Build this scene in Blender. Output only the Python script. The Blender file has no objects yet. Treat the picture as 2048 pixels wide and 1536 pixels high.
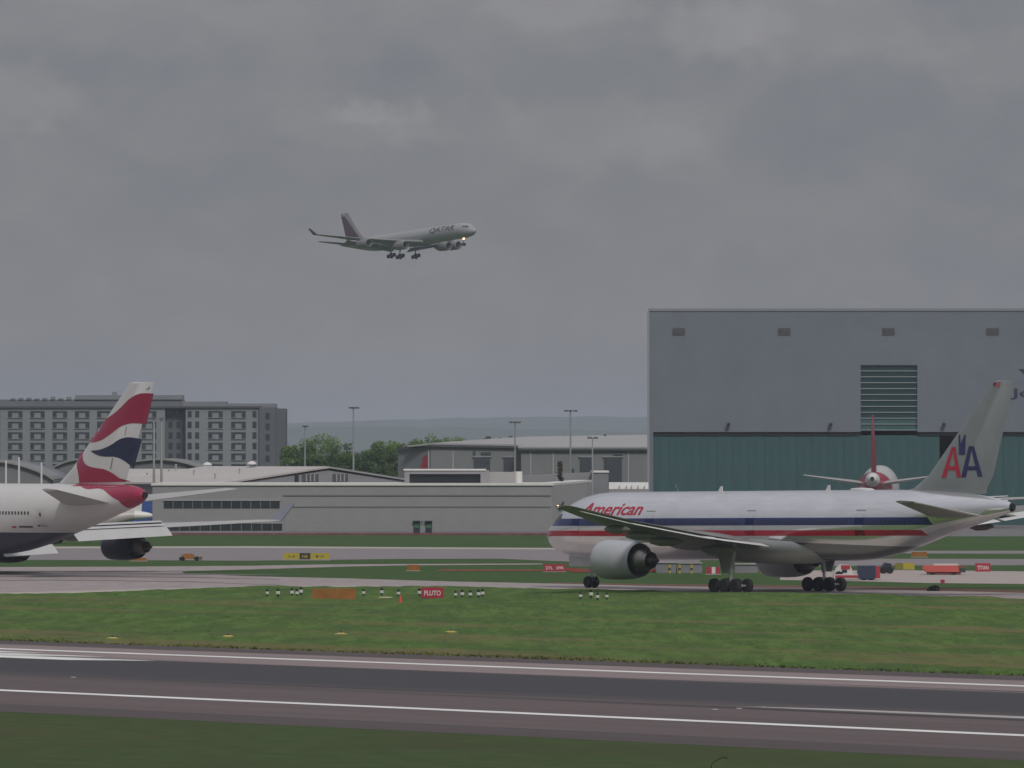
import bpy, bmesh, math, random
import numpy as np
from mathutils import Vector, Matrix

random.seed(7)
rng = np.random.default_rng(11)
S = bpy.context.scene
C = S.collection
R = math.radians

# ------------------------------------------------------------------ camera
F, H, HZ = 14500.0, 12.4, 905.0          # focal length in photo pixels, eye height, horizon row
AX = R(50.9)                             # direction of runway and taxiway against the picture plane
CA, SA = math.cos(AX), math.sin(AX)
cam = bpy.data.objects.new('camera', bpy.data.cameras.new('camera'))
C.objects.link(cam)
cam.location = (0, 0, H)
cam.rotation_euler = (R(90) + math.atan((HZ - 768) / F), 0, 0)
cam.data.sensor_width = 36
cam.data.lens = 36 * F / 2048
cam.data.clip_start = 1
cam.data.clip_end = 60000
S.camera = cam

# ------------------------------------------------------------------ light
SUN_EL, SUN_FROM = R(42), Vector((0.30, -0.95, 0)).normalized()   # sun stands behind the camera, a little to the right
SKY_L, SUN_E = 0.166, 1.5
w = bpy.data.worlds.new('World')
S.world = w
w.use_nodes = True
nt = w.node_tree
nt.nodes.clear()
def wn(t, **k):
    n = nt.nodes.new(t)
    for a, b in k.items(): setattr(n, a, b)
    return n
def wmath(op, a, b=None, c=None):
    n = wn('ShaderNodeMath', operation=op)
    for i, v in enumerate((a, b, c)):
        if v is None: continue
        if isinstance(v, (int, float)): n.inputs[i].default_value = v
        else: nt.links.new(v, n.inputs[i])
    return n.outputs[0]
out = wn('ShaderNodeOutputWorld'); bg = wn('ShaderNodeBackground'); bg.inputs[1].default_value = 0.1
nt.links.new(bg.outputs[0], out.inputs[0])
sky = wn('ShaderNodeTexSky', sky_type='NISHITA', sun_disc=False)
sky.sun_elevation = SUN_EL
sky.sun_rotation = math.atan2(SUN_FROM.x, SUN_FROM.y)
tc = wn('ShaderNodeTexCoord')
sep = wn('ShaderNodeSeparateXYZ'); nt.links.new(tc.outputs['Generated'], sep.inputs[0])
zpos = wmath('MAXIMUM', sep.outputs[2], 0.0)
cie = wmath('MULTIPLY_ADD', zpos, 2.0, 1.0)
def wnoise(sx, sz, detail, rough, dist=0.0, off=0.0):
    m = wn('ShaderNodeMapping'); m.inputs['Scale'].default_value = (sx, sx, sz); m.inputs['Location'].default_value = (off, off * .37, off * .61)
    nt.links.new(tc.outputs['Generated'], m.inputs[0])
    n = wn('ShaderNodeTexNoise'); n.inputs['Scale'].default_value = 1; n.inputs['Detail'].default_value = detail
    n.inputs['Roughness'].default_value = rough; n.inputs['Distortion'].default_value = dist
    nt.links.new(m.outputs[0], n.inputs[0])
    return n.outputs['Fac']
def wrange(v, a, b, c, d, smooth=True):
    n = wn('ShaderNodeMapRange'); n.interpolation_type = 'SMOOTHSTEP' if smooth else 'LINEAR'
    nt.links.new(v, n.inputs[0])
    for i, q in enumerate((a, b, c, d)): n.inputs[i + 1].default_value = q
    return n.outputs[0]
CL1 = wrange(wnoise(24, 40, 4, .5, .3, 3.1), .32, .70, .955, 1.05)
CL2 = wrange(wnoise(75, 120, 6, .55, .5, 8.7), .40, .70, .972, 1.05)
CL3 = wrange(wnoise(8, 16, 3, .5, 0, 1.3), .3, .7, .95, 1.05)
cl = wmath('MULTIPLY', wmath('MULTIPLY', CL1, CL2), CL3)
# a few broad cumulus shapes with ragged edges: (photo x, photo y, half width, half height, gain)
wob1 = wmath('MULTIPLY_ADD', wnoise(170, 230, 6, .62, 0, 5.5), .016, -.008)
wob2 = wmath('MULTIPLY_ADD', wnoise(170, 230, 6, .62, 0, 15.5), .009, -.0045)
xw = wmath('ADD', sep.outputs[0], wob1); zw = wmath('ADD', sep.outputs[2], wob2)
for (cx_, cy_, hx_, hy_, g_) in ((748, 224, 85, 30, .17), (700, 258, 150, 42, .10), (820, 262, 90, 26, .06), (1150, 265, 240, 66, .09), (1310, 290, 120, 50, .05), (1440, 60, 120, 55, .13), (1640, 40, 230, 75, .13), (1830, 95, 90, 36, .09), (1120, 18, 150, 40, .14), (1990, 130, 140, 60, .11), (25, 190, 130, 60, .15), (240, 40, 300, 60, .05), (480, 100, 420, 75, -.065), (1080, 160, 460, 50, -.045), (1850, 330, 420, 110, -.015), (200, 330, 400, 90, -.025), (1500, 430, 500, 60, -.015), (700, 640, 1100, 130, .05)):
    az_, el_ = (cx_-1024)/F, (HZ-cy_)/F
    a_ = wmath('MULTIPLY', wmath('SUBTRACT', xw, az_), F/hx_); b_ = wmath('MULTIPLY', wmath('SUBTRACT', zw, el_), F/hy_)
    d2 = wmath('ADD', wmath('MULTIPLY', a_, a_), wmath('MULTIPLY', b_, b_))
    front = wmath('GREATER_THAN', sep.outputs[1], 0.0)
    ex = wmath('MULTIPLY', wrange(d2, .15, 1.9, 1.0, 0.0), front)
    cl = wmath('ADD', cl, wmath('MULTIPLY', ex, g_))
lum = wmath('MULTIPLY', wmath('MULTIPLY', cie, cl), SKY_L * 10)
ccol = wn('ShaderNodeMix', data_type='RGBA', blend_type='MULTIPLY'); ccol.inputs[0].default_value = 1
comb = wn('ShaderNodeCombineXYZ')
for i in range(3): nt.links.new(lum, comb.inputs[i])
nt.links.new(comb.outputs[0], ccol.inputs[6]); 
tint = wn('ShaderNodeMix', data_type='RGBA'); nt.links.new(wrange(cl, .88, 1.14, 0, 1), tint.inputs[0]); tint.inputs[6].default_value = (.945, .99, 1.10, 1); tint.inputs[7].default_value = (1.02, 1.0, 1.06, 1)
nt.links.new(tint.outputs[2], ccol.inputs[7])
mx = wn('ShaderNodeMix', data_type='RGBA'); mx.inputs[0].default_value = 0.97      # thin breaks let a little blue through
nt.links.new(sky.outputs[0], mx.inputs[6]); nt.links.new(ccol.outputs[2], mx.inputs[7])
nt.links.new(mx.outputs[2], bg.inputs[0])

sl = bpy.data.lights.new('sun', 'SUN'); sl.energy = SUN_E; sl.angle = R(11); sl.color = (1, .95, .87)
sun = bpy.data.objects.new('sun', sl); C.objects.link(sun)
sd = Vector((SUN_FROM.x * math.cos(SUN_EL), SUN_FROM.y * math.cos(SUN_EL), math.sin(SUN_EL)))
sun.rotation_euler = sd.to_track_quat('Z', 'Y').to_euler()
sun.location = (200, -300, 300)

S.view_settings.view_transform = 'Standard'
S.view_settings.look = 'None'
S.view_settings.exposure = 0.13
S.view_settings.gamma = 1
S.view_settings.use_curve_mapping = False
S.render.engine = 'CYCLES'
S.cycles.use_denoising = True
S.cycles.max_bounces = 6
S.cycles.volume_bounces = 0
S.render.filter_size = 1.7

# ------------------------------------------------------------------ photo measurements to places
def gnd(px, py):
    y = F * H / (py - HZ)
    return ((px - 1024) / F * y, y)
def WX(px, y): return (px - 1024) / F * y
def WZ(py, y): return H - (py - HZ) / F * y

# ------------------------------------------------------------------ materials
MATS = {}
def mat(name, col, rough=.6, metal=0, noise=None, bump=None, layers=(), spec=.5, emit=None, streak=None, coat=0):
    """noise=(scale, amount) or (scale, amount, (sx,sy,sz)); layers=[(colour, [((a,b,c),d),...])]: colour where a*x+b*y+c*z > d for all"""
    m = bpy.data.materials.new(name); m.use_nodes = True
    t = m.node_tree; N = t.nodes; L = t.links
    b = N['Principled BSDF']
    b.inputs['Roughness'].default_value = rough; b.inputs['Metallic'].default_value = metal
    b.inputs['Specular IOR Level'].default_value = spec
    b.inputs['Coat Weight'].default_value = coat; b.inputs['Coat Roughness'].default_value = .08
    tcn = N.new('ShaderNodeTexCoord')
    c = N.new('ShaderNodeRGB'); c.outputs[0].default_value = (*col, 1); cur = c.outputs[0]
    for lc, conds in layers:
        f = None
        for (a, d) in conds:
            dot = N.new('ShaderNodeVectorMath'); dot.operation = 'DOT_PRODUCT'
            L.new(tcn.outputs['Object'], dot.inputs[0]); dot.inputs[1].default_value = a
            g = N.new('ShaderNodeMath'); g.operation = 'GREATER_THAN'; L.new(dot.outputs['Value'], g.inputs[0]); g.inputs[1].default_value = d
            if f is None: f = g.outputs[0]
            else:
                mu = N.new('ShaderNodeMath'); mu.operation = 'MULTIPLY'; L.new(f, mu.inputs[0]); L.new(g.outputs[0], mu.inputs[1]); f = mu.outputs[0]
        mi = N.new('ShaderNodeMix'); mi.data_type = 'RGBA'; L.new(f, mi.inputs[0]); L.new(cur, mi.inputs[6]); mi.inputs[7].default_value = (*lc, 1)
        cur = mi.outputs[2]
    for nz in ([noise] if noise and not isinstance(noise, list) else (noise or [])):
        mp = N.new('ShaderNodeMapping'); L.new(tcn.outputs['Object'], mp.inputs[0])
        mp.inputs['Scale'].default_value = nz[2] if len(nz) > 2 else (1, 1, 1)
        no = N.new('ShaderNodeTexNoise'); no.inputs['Scale'].default_value = nz[0]; no.inputs['Detail'].default_value = 5; no.inputs['Roughness'].default_value = .6
        L.new(mp.outputs[0], no.inputs[0])
        mr = N.new('ShaderNodeMapRange'); L.new(no.outputs['Fac'], mr.inputs[0])
        mr.inputs[1].default_value = .3; mr.inputs[2].default_value = .7; mr.inputs[3].default_value = 1 - nz[1]; mr.inputs[4].default_value = 1 + nz[1]
        vm = N.new('ShaderNodeVectorMath'); vm.operation = 'SCALE'; L.new(cur, vm.inputs[0]); L.new(mr.outputs[0], vm.inputs['Scale']); cur = vm.outputs[0]
    L.new(cur, b.inputs['Base Color'])
    if bump:
        no = N.new('ShaderNodeTexNoise'); no.inputs['Scale'].default_value = bump[0]; no.inputs['Detail'].default_value = 6
        L.new(tcn.outputs['Object'], no.inputs[0])
        bp = N.new('ShaderNodeBump'); bp.inputs['Strength'].default_value = bump[1]; bp.inputs['Distance'].default_value = bump[2]
        L.new(no.outputs['Fac'], bp.inputs['Height']); L.new(bp.outputs[0], b.inputs['Normal'])
    if emit:
        b.inputs['Emission Color'].default_value = (*emit[0], 1); b.inputs['Emission Strength'].default_value = emit[1]
    MATS[name] = m
    return m

# ------------------------------------------------------------------ mesh helper
class MB:
    def __init__(s): s.v = []; s.f = []; s.m = []
    def add(s, vs, fs, mi=0):
        o = len(s.v); s.v += [tuple(p) for p in vs]; s.f += [tuple(i + o for i in f) for f in fs]; s.m += [mi] * len(fs); return s
    def box(s, x0, x1, y0, y1, z0, z1, mi=0):
        return s.add([(x0,y0,z0),(x1,y0,z0),(x1,y1,z0),(x0,y1,z0),(x0,y0,z1),(x1,y0,z1),(x1,y1,z1),(x0,y1,z1)],
                     [(0,3,2,1),(4,5,6,7),(0,1,5,4),(1,2,6,5),(2,3,7,6),(3,0,4,7)], mi)
    def prism(s, pts, d, mi=0):
        """closed loop of 3-D points pushed along d"""
        n = len(pts); d = Vector(d)
        a = [Vector(p) for p in pts]; b = [p + d for p in a]
        return s.add(a + b, [tuple(range(n))[::-1], tuple(range(n, 2*n))] + [(i, (i+1) % n, n + (i+1) % n, n + i) for i in range(n)], mi)
    def tube(s, pts, rad, n=10, mi=0, caps=True):
        pts = [Vector(p) for p in pts]
        if isinstance(rad, (int, float)): rad = [rad] * len(pts)
        rings = []
        for i, p in enumerate(pts):
            d = (pts[min(i+1, len(pts)-1)] - pts[max(i-1, 0)]).normalized()
            u = d.cross(Vector((0, 0, 1)))
            if u.length < 1e-4: u = d.cross(Vector((1, 0, 0)))
            u.normalize(); v = d.cross(u)
            rings.append([p + rad[i] * (math.cos(2*math.pi*k/n) * u + math.sin(2*math.pi*k/n) * v) for k in range(n)])
        vs = [q for r in rings for q in r]; fs = []
        for i in range(len(pts) - 1):
            for k in range(n): fs.append((i*n+k, i*n+(k+1) % n, (i+1)*n+(k+1) % n, (i+1)*n+k))
        if caps: fs += [tuple(range(n))[::-1], tuple(range((len(pts)-1)*n, len(pts)*n))]
        return s.add(vs, fs, mi)
    def lathe(s, prof, o=(0,0,0), axis='x', n=28, mi=0, squash=1.0):
        """prof = [(along, radius)]"""
        vs = []; fs = []
        for (a, r) in prof:
            for k in range(n):
                c, q = r*math.cos(2*math.pi*k/n), r*math.sin(2*math.pi*k/n)*squash
                p = (a, c, q) if axis == 'x' else ((c, a, q) if axis == 'y' else (c, q, a))
                vs.append((p[0]+o[0], p[1]+o[1], p[2]+o[2]))
        for i in range(len(prof) - 1):
            for k in range(n): fs.append((i*n+k, i*n+(k+1) % n, (i+1)*n+(k+1) % n, (i+1)*n+k))
        if prof[0][1] > 1e-3: fs.append(tuple(range(n)))
        if prof[-1][1] > 1e-3: fs.append(tuple(range((len(prof)-1)*n, len(prof)*n))[::-1])
        return s.add(vs, fs, mi)
    def mesh(s, name, mats, smooth=0):
        me = bpy.data.meshes.new(name); me.from_pydata(s.v, [], s.f); me.update()
        for m in (mats if isinstance(mats, (list, tuple)) else [mats]): me.materials.append(m)
        if any(s.m): me.polygons.foreach_set('material_index', s.m)
        bm = bmesh.new(); bm.from_mesh(me); bmesh.ops.remove_doubles(bm, verts=bm.verts, dist=1e-5); bmesh.ops.recalc_face_normals(bm, faces=bm.faces); bm.to_mesh(me); bm.free()
        if smooth:
            me.polygons.foreach_set('use_smooth', [True] * len(me.polygons)); me.set_sharp_from_angle(angle=R(smooth))
        return me
    def build(s, name, mats, parent=None, smooth=0):
        return link(name, s.mesh(name, mats, smooth), parent)
def link(name, me, parent=None, loc=None, rz=0):
    o = bpy.data.objects.new(name, me); C.objects.link(o)
    if parent: o.parent = parent
    if loc: o.location = loc
    if rz: o.rotation_euler.z = rz
    return o
def tag(o, label=None, cat=None, group=None, kind=None):
    if label: o['label'] = label
    if cat: o['category'] = cat
    if group: o['group'] = group
    if kind: o['kind'] = kind
    return o
def thing(name, label, cat, loc=(0,0,0), rz=0, group=None):
    o = bpy.data.objects.new(name, None); C.objects.link(o); o.location = loc; o.rotation_euler.z = rz; o.empty_display_size = .5
    return tag(o, label, cat, group)
def copy_tree(o, parent=None):
    c = o.copy(); C.objects.link(c); c.parent = parent
    for ch in [q for q in bpy.data.objects if q.parent == o]: copy_tree(ch, c)
    return c

# ================================================================== ground
def grassmat(name, c1, c2, c3, dry=(.17, .13, .07), dryamt=.25, s=1.0, lawn=False):
    m = bpy.data.materials.new(name); m.use_nodes = True; t = m.node_tree; N = t.nodes; L = t.links; b = N['Principled BSDF']
    b.inputs['Roughness'].default_value = .9; b.inputs['Specular IOR Level'].default_value = .04
    tcn = N.new('ShaderNodeTexCoord')
    def noise(scale, det=5, sc=(1,1,1), rough=.6):
        mp = N.new('ShaderNodeMapping'); L.new(tcn.outputs['Object'], mp.inputs[0]); mp.inputs['Scale'].default_value = sc
        n = N.new('ShaderNodeTexNoise'); n.inputs['Scale'].default_value = scale; n.inputs['Detail'].default_value = det; n.inputs['Roughness'].default_value = rough
        L.new(mp.outputs[0], n.inputs[0]); return n.outputs['Fac']
    def rng_(v, a, b_):
        r = N.new('ShaderNodeMapRange'); r.interpolation_type = 'SMOOTHSTEP'; L.new(v, r.inputs[0]); r.inputs[1].default_value = a; r.inputs[2].default_value = b_; return r.outputs[0]
    def mix(f, a, b_):
        x = N.new('ShaderNodeMix'); x.data_type = 'RGBA'
        L.new(f, x.inputs[0])
        for i, q in ((6, a), (7, b_)):
            if isinstance(q, tuple): x.inputs[i].default_value = (*q, 1)
            else: L.new(q, x.inputs[i])
        return x.outputs[2]
    if lawn:                       # growth patches drawn out across the field, dry strips along the runway
        base = mix(rng_(noise(.75, 5, (1, .09, 1)), .36, .64), c1, c2)
        base = mix(rng_(noise(.22, 4, (1, .16, 1)), .45, .68), base, c3)
        base = mix(rng_(noise(2.6, 4, (1, .16, 1)), .50, .72), base, tuple(q*.74 for q in c1))
        base = mix(rng_(noise(3.3, 3, (1, .2, 1)), .58, .75), base, tuple(q*1.15 for q in c2))
        mp = N.new('ShaderNodeMapping'); mp.vector_type = 'POINT'; mp.inputs['Rotation'].default_value = (0, 0, AX); L.new(tcn.outputs['Object'], mp.inputs[0])
        mp2 = N.new('ShaderNodeMapping'); mp2.inputs['Scale'].default_value = (.016, .10, 1); mp2.inputs['Location'].default_value = (2.3, .4, 0); L.new(mp.outputs[0], mp2.inputs[0])
        nd = N.new('ShaderNodeTexNoise'); nd.inputs['Scale'].default_value = 1; nd.inputs['Detail'].default_value = 4; L.new(mp2.outputs[0], nd.inputs[0])
        sq = N.new('ShaderNodeSeparateXYZ'); L.new(mp.outputs[0], sq.inputs[0])
        near = N.new('ShaderNodeMapRange'); L.new(sq.outputs[1], near.inputs[0]); near.inputs[1].default_value = 278; near.inputs[2].default_value = 312; near.inputs[3].default_value = .17; near.inputs[4].default_value = 0
        sm_ = N.new('ShaderNodeMath'); sm_.operation = 'ADD'; L.new(nd.outputs['Fac'], sm_.inputs[0]); L.new(near.outputs[0], sm_.inputs[1])
        d = rng_(sm_.outputs[0], .53, .72)
        gm = N.new('ShaderNodeNewGeometry'); up = N.new('ShaderNodeVectorMath'); up.operation = 'ADD'; L.new(gm.outputs['Normal'], up.inputs[0]); up.inputs[1].default_value = (0, 0, 1.3)
        un_ = N.new('ShaderNodeVectorMath'); un_.operation = 'NORMALIZE'; L.new(up.outputs[0], un_.inputs[0]); L.new(un_.outputs[0], b.inputs['Normal'])
    else:
        base = mix(rng_(noise(.6*s), .35, .65), c1, c2)
        base = mix(rng_(noise(.09*s), .45, .7), base, c3)
        d = rng_(noise(.045*s, 4), .56, .74)
    mm = N.new('ShaderNodeMath'); mm.operation = 'MULTIPLY'; L.new(d, mm.inputs[0]); mm.inputs[1].default_value = dryamt
    base = mix(mm.outputs[0], base, dry)
    L.new(base, b.inputs['Base Color'])
    MATS[name] = m
    return m
G1 = grassmat('grass_field', (.095,.15,.052), (.125,.185,.068), (.085,.13,.05), dryamt=.55)
G2 = grassmat('grass_shoulder', (.054,.080,.031), (.070,.098,.038), (.064,.076,.035), dry=(.12,.095,.05), dryamt=.35)
G3 = grassmat('grass_island', (.052,.098,.032), (.066,.116,.038), (.05,.088,.03), dryamt=.15)
GT = grassmat('grass_tuft', (.078,.138,.034), (.108,.176,.045), (.074,.118,.038), dry=(.16,.13,.06), dryamt=.6, lawn=True)
GL = grassmat('grass_lawn', (.070,.128,.032), (.108,.178,.045), (.072,.116,.036), dry=(.175,.14,.07), dryamt=.7, lawn=True)

def sheet(name, pts, z, m, kind='structure', frame=None):
    mb = MB(); mb.add([(x, y, z) for x, y in pts], [tuple(range(len(pts)))])
    me = bpy.data.meshes.new(name); me.from_pydata(mb.v, [], mb.f); me.materials.append(m)
    bm = bmesh.new(); bm.from_mesh(me)
    for f in bm.faces:
        if f.normal.z < 0: f.normal_flip()
    bmesh.ops.triangulate(bm, faces=bm.faces, ngon_method='EAR_CLIP'); bm.to_mesh(me); bm.free()
    o = link(name, me); o['kind'] = kind
    if frame: o.rotation_euler.z = -AX
    return o
sheet('ground', [(-9500, -400), (9500, -400), (9500, 21500), (-9500, 21500)], 0, G3)
# runway frame: local x runs along the runway (towards the right, nearer), local y across it away from the camera
RW = True
sheet('verge', [(-900, 60), (600, 60), (600, 200), (-900, 200)], .002, G2, frame=RW)
asph = mat('asphalt', (.128,.100,.099), .85, layers=[((.255,.203,.203), [((0,1,0), 256.2)])], noise=[(.5, .10, (.06, 1, 1)), (3, .08), (.05, .10, (.3, 1.5, 1))], spec=.25)
# tyre rubber laid down along the middle of the runway: a soft-edged stain in the asphalt
t = asph.node_tree; N = t.nodes; L = t.links; b = N['Principled BSDF']; src = b.inputs['Base Color'].links[0].from_socket
tcn = N.new('ShaderNodeTexCoord'); sp = N.new('ShaderNodeSeparateXYZ'); L.new(tcn.outputs['Object'], sp.inputs[0])
mpn = N.new('ShaderNodeMapping'); mpn.inputs['Scale'].default_value = (.02, .6, 1); L.new(tcn.outputs['Object'], mpn.inputs[0])
nn = N.new('ShaderNodeTexNoise'); nn.inputs['Scale'].default_value = 1; nn.inputs['Detail'].default_value = 6; L.new(mpn.outputs[0], nn.inputs[0])
ad = N.new('ShaderNodeMath'); ad.operation = 'MULTIPLY_ADD'; L.new(nn.outputs['Fac'], ad.inputs[0]); ad.inputs[1].default_value = 5; L.new(sp.outputs[1], ad.inputs[2])
cr = N.new('ShaderNodeValToRGB'); mr = N.new('ShaderNodeMapRange'); L.new(ad.outputs[0], mr.inputs[0]); mr.inputs[1].default_value = 222; mr.inputs[2].default_value = 272
L.new(mr.outputs[0], cr.inputs[0])
el = cr.color_ramp.elements; el[0].position = .18; el[0].color = (0,0,0,1); el[1].position = .36; el[1].color = (1,1,1,1)
e = el.new(.70); e.color = (1,1,1,1); e = el.new(.745); e.color = (0,0,0,1)
mi = N.new('ShaderNodeMix'); mi.data_type = 'RGBA'; ms = N.new('ShaderNodeMath'); ms.operation = 'MULTIPLY'; ms.inputs[1].default_value = .93
L.new(cr.outputs[0], ms.inputs[0]); L.new(ms.outputs[0], mi.inputs[0]); L.new(src, mi.inputs[6]); mi.inputs[7].default_value = (.052,.051,.058,1); L.new(mi.outputs[2], b.inputs['Base Color'])
shoulder = mat('shoulder_asphalt', (.095,.078,.078), .9, noise=[(.4, .12, (.08, 1, 1)), (2, .1)], spec=.2)
white = mat('marking_paint', (.80,.80,.78), .7, noise=[(.8, .16, (.25, 1.5, 1)), (6, .08)])
worn = mat('worn_marking_paint', (.42,.40,.39), .8, noise=[(.7, .35, (.12, 2, 1)), (3, .2, (.3, 1.5, 1))])
sheet('runway_shoulder', [(-2200, 200), (700, 200), (700, 276.2), (-2200, 276.2)], .006, shoulder, frame=RW)
sheet('runway', [(-2200, 205.8), (700, 205.8), (700, 270), (-2200, 270)], .010, asph, frame=RW)
for q in (217.1, 263.1): sheet('edge_line', [(-2200, q), (700, q), (700, q+1.4), (-2200, q+1.4)], .014, white, frame=RW)
for i, (q0, q1) in enumerate(((252.6, 255.6), (256.0, 258.4), (258.9, 260.6))):
    sheet('touchdown_marking', [(-460, q0), (-353-9*i, q0), (-348-9*i, q1), (-460, q1)], .014, white, frame=RW)
sheet('touchdown_marking', [(-268, 231.9), (-190, 230.6), (-190, 233.6), (-262, 233.2)], .014, worn, frame=RW)

skid = mat('skid_rubber', (.050,.047,.050), .85, noise=[(.4, .3, (.05, 1, 1))], spec=.2)
for i in range(16):
    q_ = random.choice((random.uniform(226, 235), random.uniform(254.5, 258.5))); p0_ = random.uniform(-460, -240); wd_ = random.uniform(.12, .3); L_ = random.uniform(25, 110); dq_ = random.uniform(-.5, .5)
    sheet('skid_mark', [(p0_, q_), (p0_+L_*.5, q_+dq_), (p0_+L_, q_+dq_*1.6), (p0_+L_*.5, q_+dq_+wd_)], .018 + .0006*i, skid, frame=RW)
conc = mat('taxiway_concrete', (.335,.288,.282), .85, noise=[(.25, .08), (2.5, .06), (.7, .10, (1, .12, 1))], spec=.3)
concB = mat('far_concrete', (.235,.212,.218), .85, noise=[(.15, .1), (2.5, .06)], spec=.3)
pink = mat('apron_concrete', (.40,.345,.325), .9, noise=[(.3, .1), (2, .06)], spec=.25)
pale = mat('shoulder_concrete', (.45,.40,.365), .9, noise=[(.4, .1), (3, .06)], spec=.2)
soil = mat('bare_soil', (.15,.085,.065), .95, noise=[(.6, .2), (4, .1)], spec=.1)
streakm = mat('wheel_track', (.15,.13,.13), .8, noise=[(.5, .25)], spec=.3)
gp = lambda *a: [gnd(*q) for q in a]
near_edge = [(-1800,1206),(-400,1196),(0,1191),(200,1186),(500,1176),(700,1174.5),(900,1176),(1050,1179),(1200,1181.5),(1450,1187),(1700,1191),(2048,1200),(2500,1212),(4600,1272)]
far_edge = [(4600,1254),(2500,1198),(2048,1186),(1800,1180),(1700,1177.5),(1450,1174.5),(1300,1172),(1100,1167),(900,1163),(700,1157),(500,1152.5),(372,1147.5)]
sheet('taxiway', gp(*near_edge, *far_edge, (362,1144.5), (372,1142.5), (480,1139.5), (600,1136), (700,1133), (800,1131), (1085,1129), (1085,1127), (800,1128), (650,1129), (500,1131.5), (250,1133.5), (-400,1135), (-1800,1137)), .010, conc)
pe = [(x, y - 3.2 - (2.2 if x < 500 else 0)) for x, y in near_edge]
sheet('taxiway_shoulder', gp(*near_edge, *pe[::-1]), .014, pale)
sheet('far_taxiway', gp((-1800,1119),(0,1119.5),(500,1121.5),(800,1118),(1000,1117.5),(1140,1123.5),(1160,1125),(1400,1124),(1400,1097),(1000,1095.5),(500,1092.5),(0,1093.5),(-1800,1094)), .010, concB)
sheet('far_taxiway_edge', gp((-1800,1094),(0,1093.5),(500,1092.5),(1000,1095.5),(1400,1097),(1400,1100),(1000,1098.5),(500,1095.8),(0,1097),(-1800,1097.5)), .014, pale)
sheet('soil_strip', gp((1100,1167),(1300,1172),(1450,1174.5),(1700,1177.5),(1800,1180),(2048,1186),(2500,1198),(4600,1254),(4600,1244),(2500,1190),(2048,1180.5),(1800,1174),(1560,1170.5),(1300,1168),(1100,1164.5)), .008, soil)
sheet('apron', gp((1560,1160),(1700,1162),(1850,1166),(2048,1168),(2500,1172),(4600,1190),(4600,1160),(2500,1146),(2048,1143),(1900,1141),(1560,1141)), .010, pink)
sheet('service_road', gp((1500,1134),(1800,1131),(2048,1130.5),(4600,1134),(4600,1121),(2048,1118),(1800,1117.5),(1500,1120)), .010, concB)
sheet('perimeter_path', gp((1500,1107),(1800,1107),(2048,1107.5),(4600,1109),(4600,1103),(2048,1101.5),(1800,1101.5),(1500,1102)), .010, concB)
sheet('hangar_apron', [(-140, 1094), (-140, 1300), (260, 1300), (260, 1072), (40, 1072), (20, 1088)], .010, mat('hangar_apron', (.16,.155,.158), .85, noise=[(.1,.1),(1,.08)]))
for i, (y0, y1) in enumerate(((1146, 1148.6), (1152, 1153.4), (1160, 1161.2))):
    sheet('tyre_track', gp((-1500, y0+1), (150, y0), (380, y0+1+i), (560, y0+4+3*i), (560, y0+4.8+3*i), (380, y1+1+i), (150, y1), (-1500, y1+1)), .018, streakm)

# ------------------------------------------------------------------ hills
hillm = grassmat('wooded_hill', (.04,.07,.03), (.06,.095,.04), (.035,.06,.03), dryamt=.1, s=.02)
def ridge(name, y0, depth, fn):
    nx, ny = 240, 8; vs = []; fs = []
    xs = np.linspace(-3600, 3600, nx)
    for j in range(ny):
        v = j / (ny-1); prof = math.sin(math.pi * min(v / 1.25, 1) * .62) / math.sin(math.pi*.62*.8)
        for x in xs: vs.append((x, y0 + depth*v, -.5 + max(0, fn(x) * min(1, prof)) + (random.uniform(-1, 2.5) if j else 0)))
    for j in range(ny-1):
        for i in range(nx-1): fs.append((j*nx+i, j*nx+i+1, (j+1)*nx+i+1, (j+1)*nx+i))
    mb = MB(); mb.add(vs, fs); o = mb.build(name, hillm, smooth=60); o['kind'] = 'structure'
def hsum(seed, base, amp):
    r = random.Random(seed); ph = [(r.uniform(.5, 3), r.uniform(0, 6.28)) for _ in range(7)]
    return lambda x: base + amp * sum(math.sin(x/1000*k*2.2 + p)/(1+k*.5) for k, p in ph)
ridge('hills', 17500, 1800, hsum(4, 95, 5))
ridge('hills', 14500, 1200, hsum(9, 62, 5))

# ================================================================== aircraft builder
dark = mat('dark_opening', (.012,.012,.014), .7)
tyre = mat('tyre_rubber', (.013,.013,.015), .85)
hub = mat('wheel_hub', (.07,.07,.075), .6, .3)
strutm = mat('gear_steel', (.33,.34,.35), .45, .3, noise=(2, .15))
glass = mat('cockpit_glass', (.02,.025,.03), .15)
hot = mat('exhaust_metal', (.30,.27,.25), .38, .9, noise=(3, .2))
hotd = mat('burnt_metal', (.09,.08,.078), .5, .7, noise=(3, .25))

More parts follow.
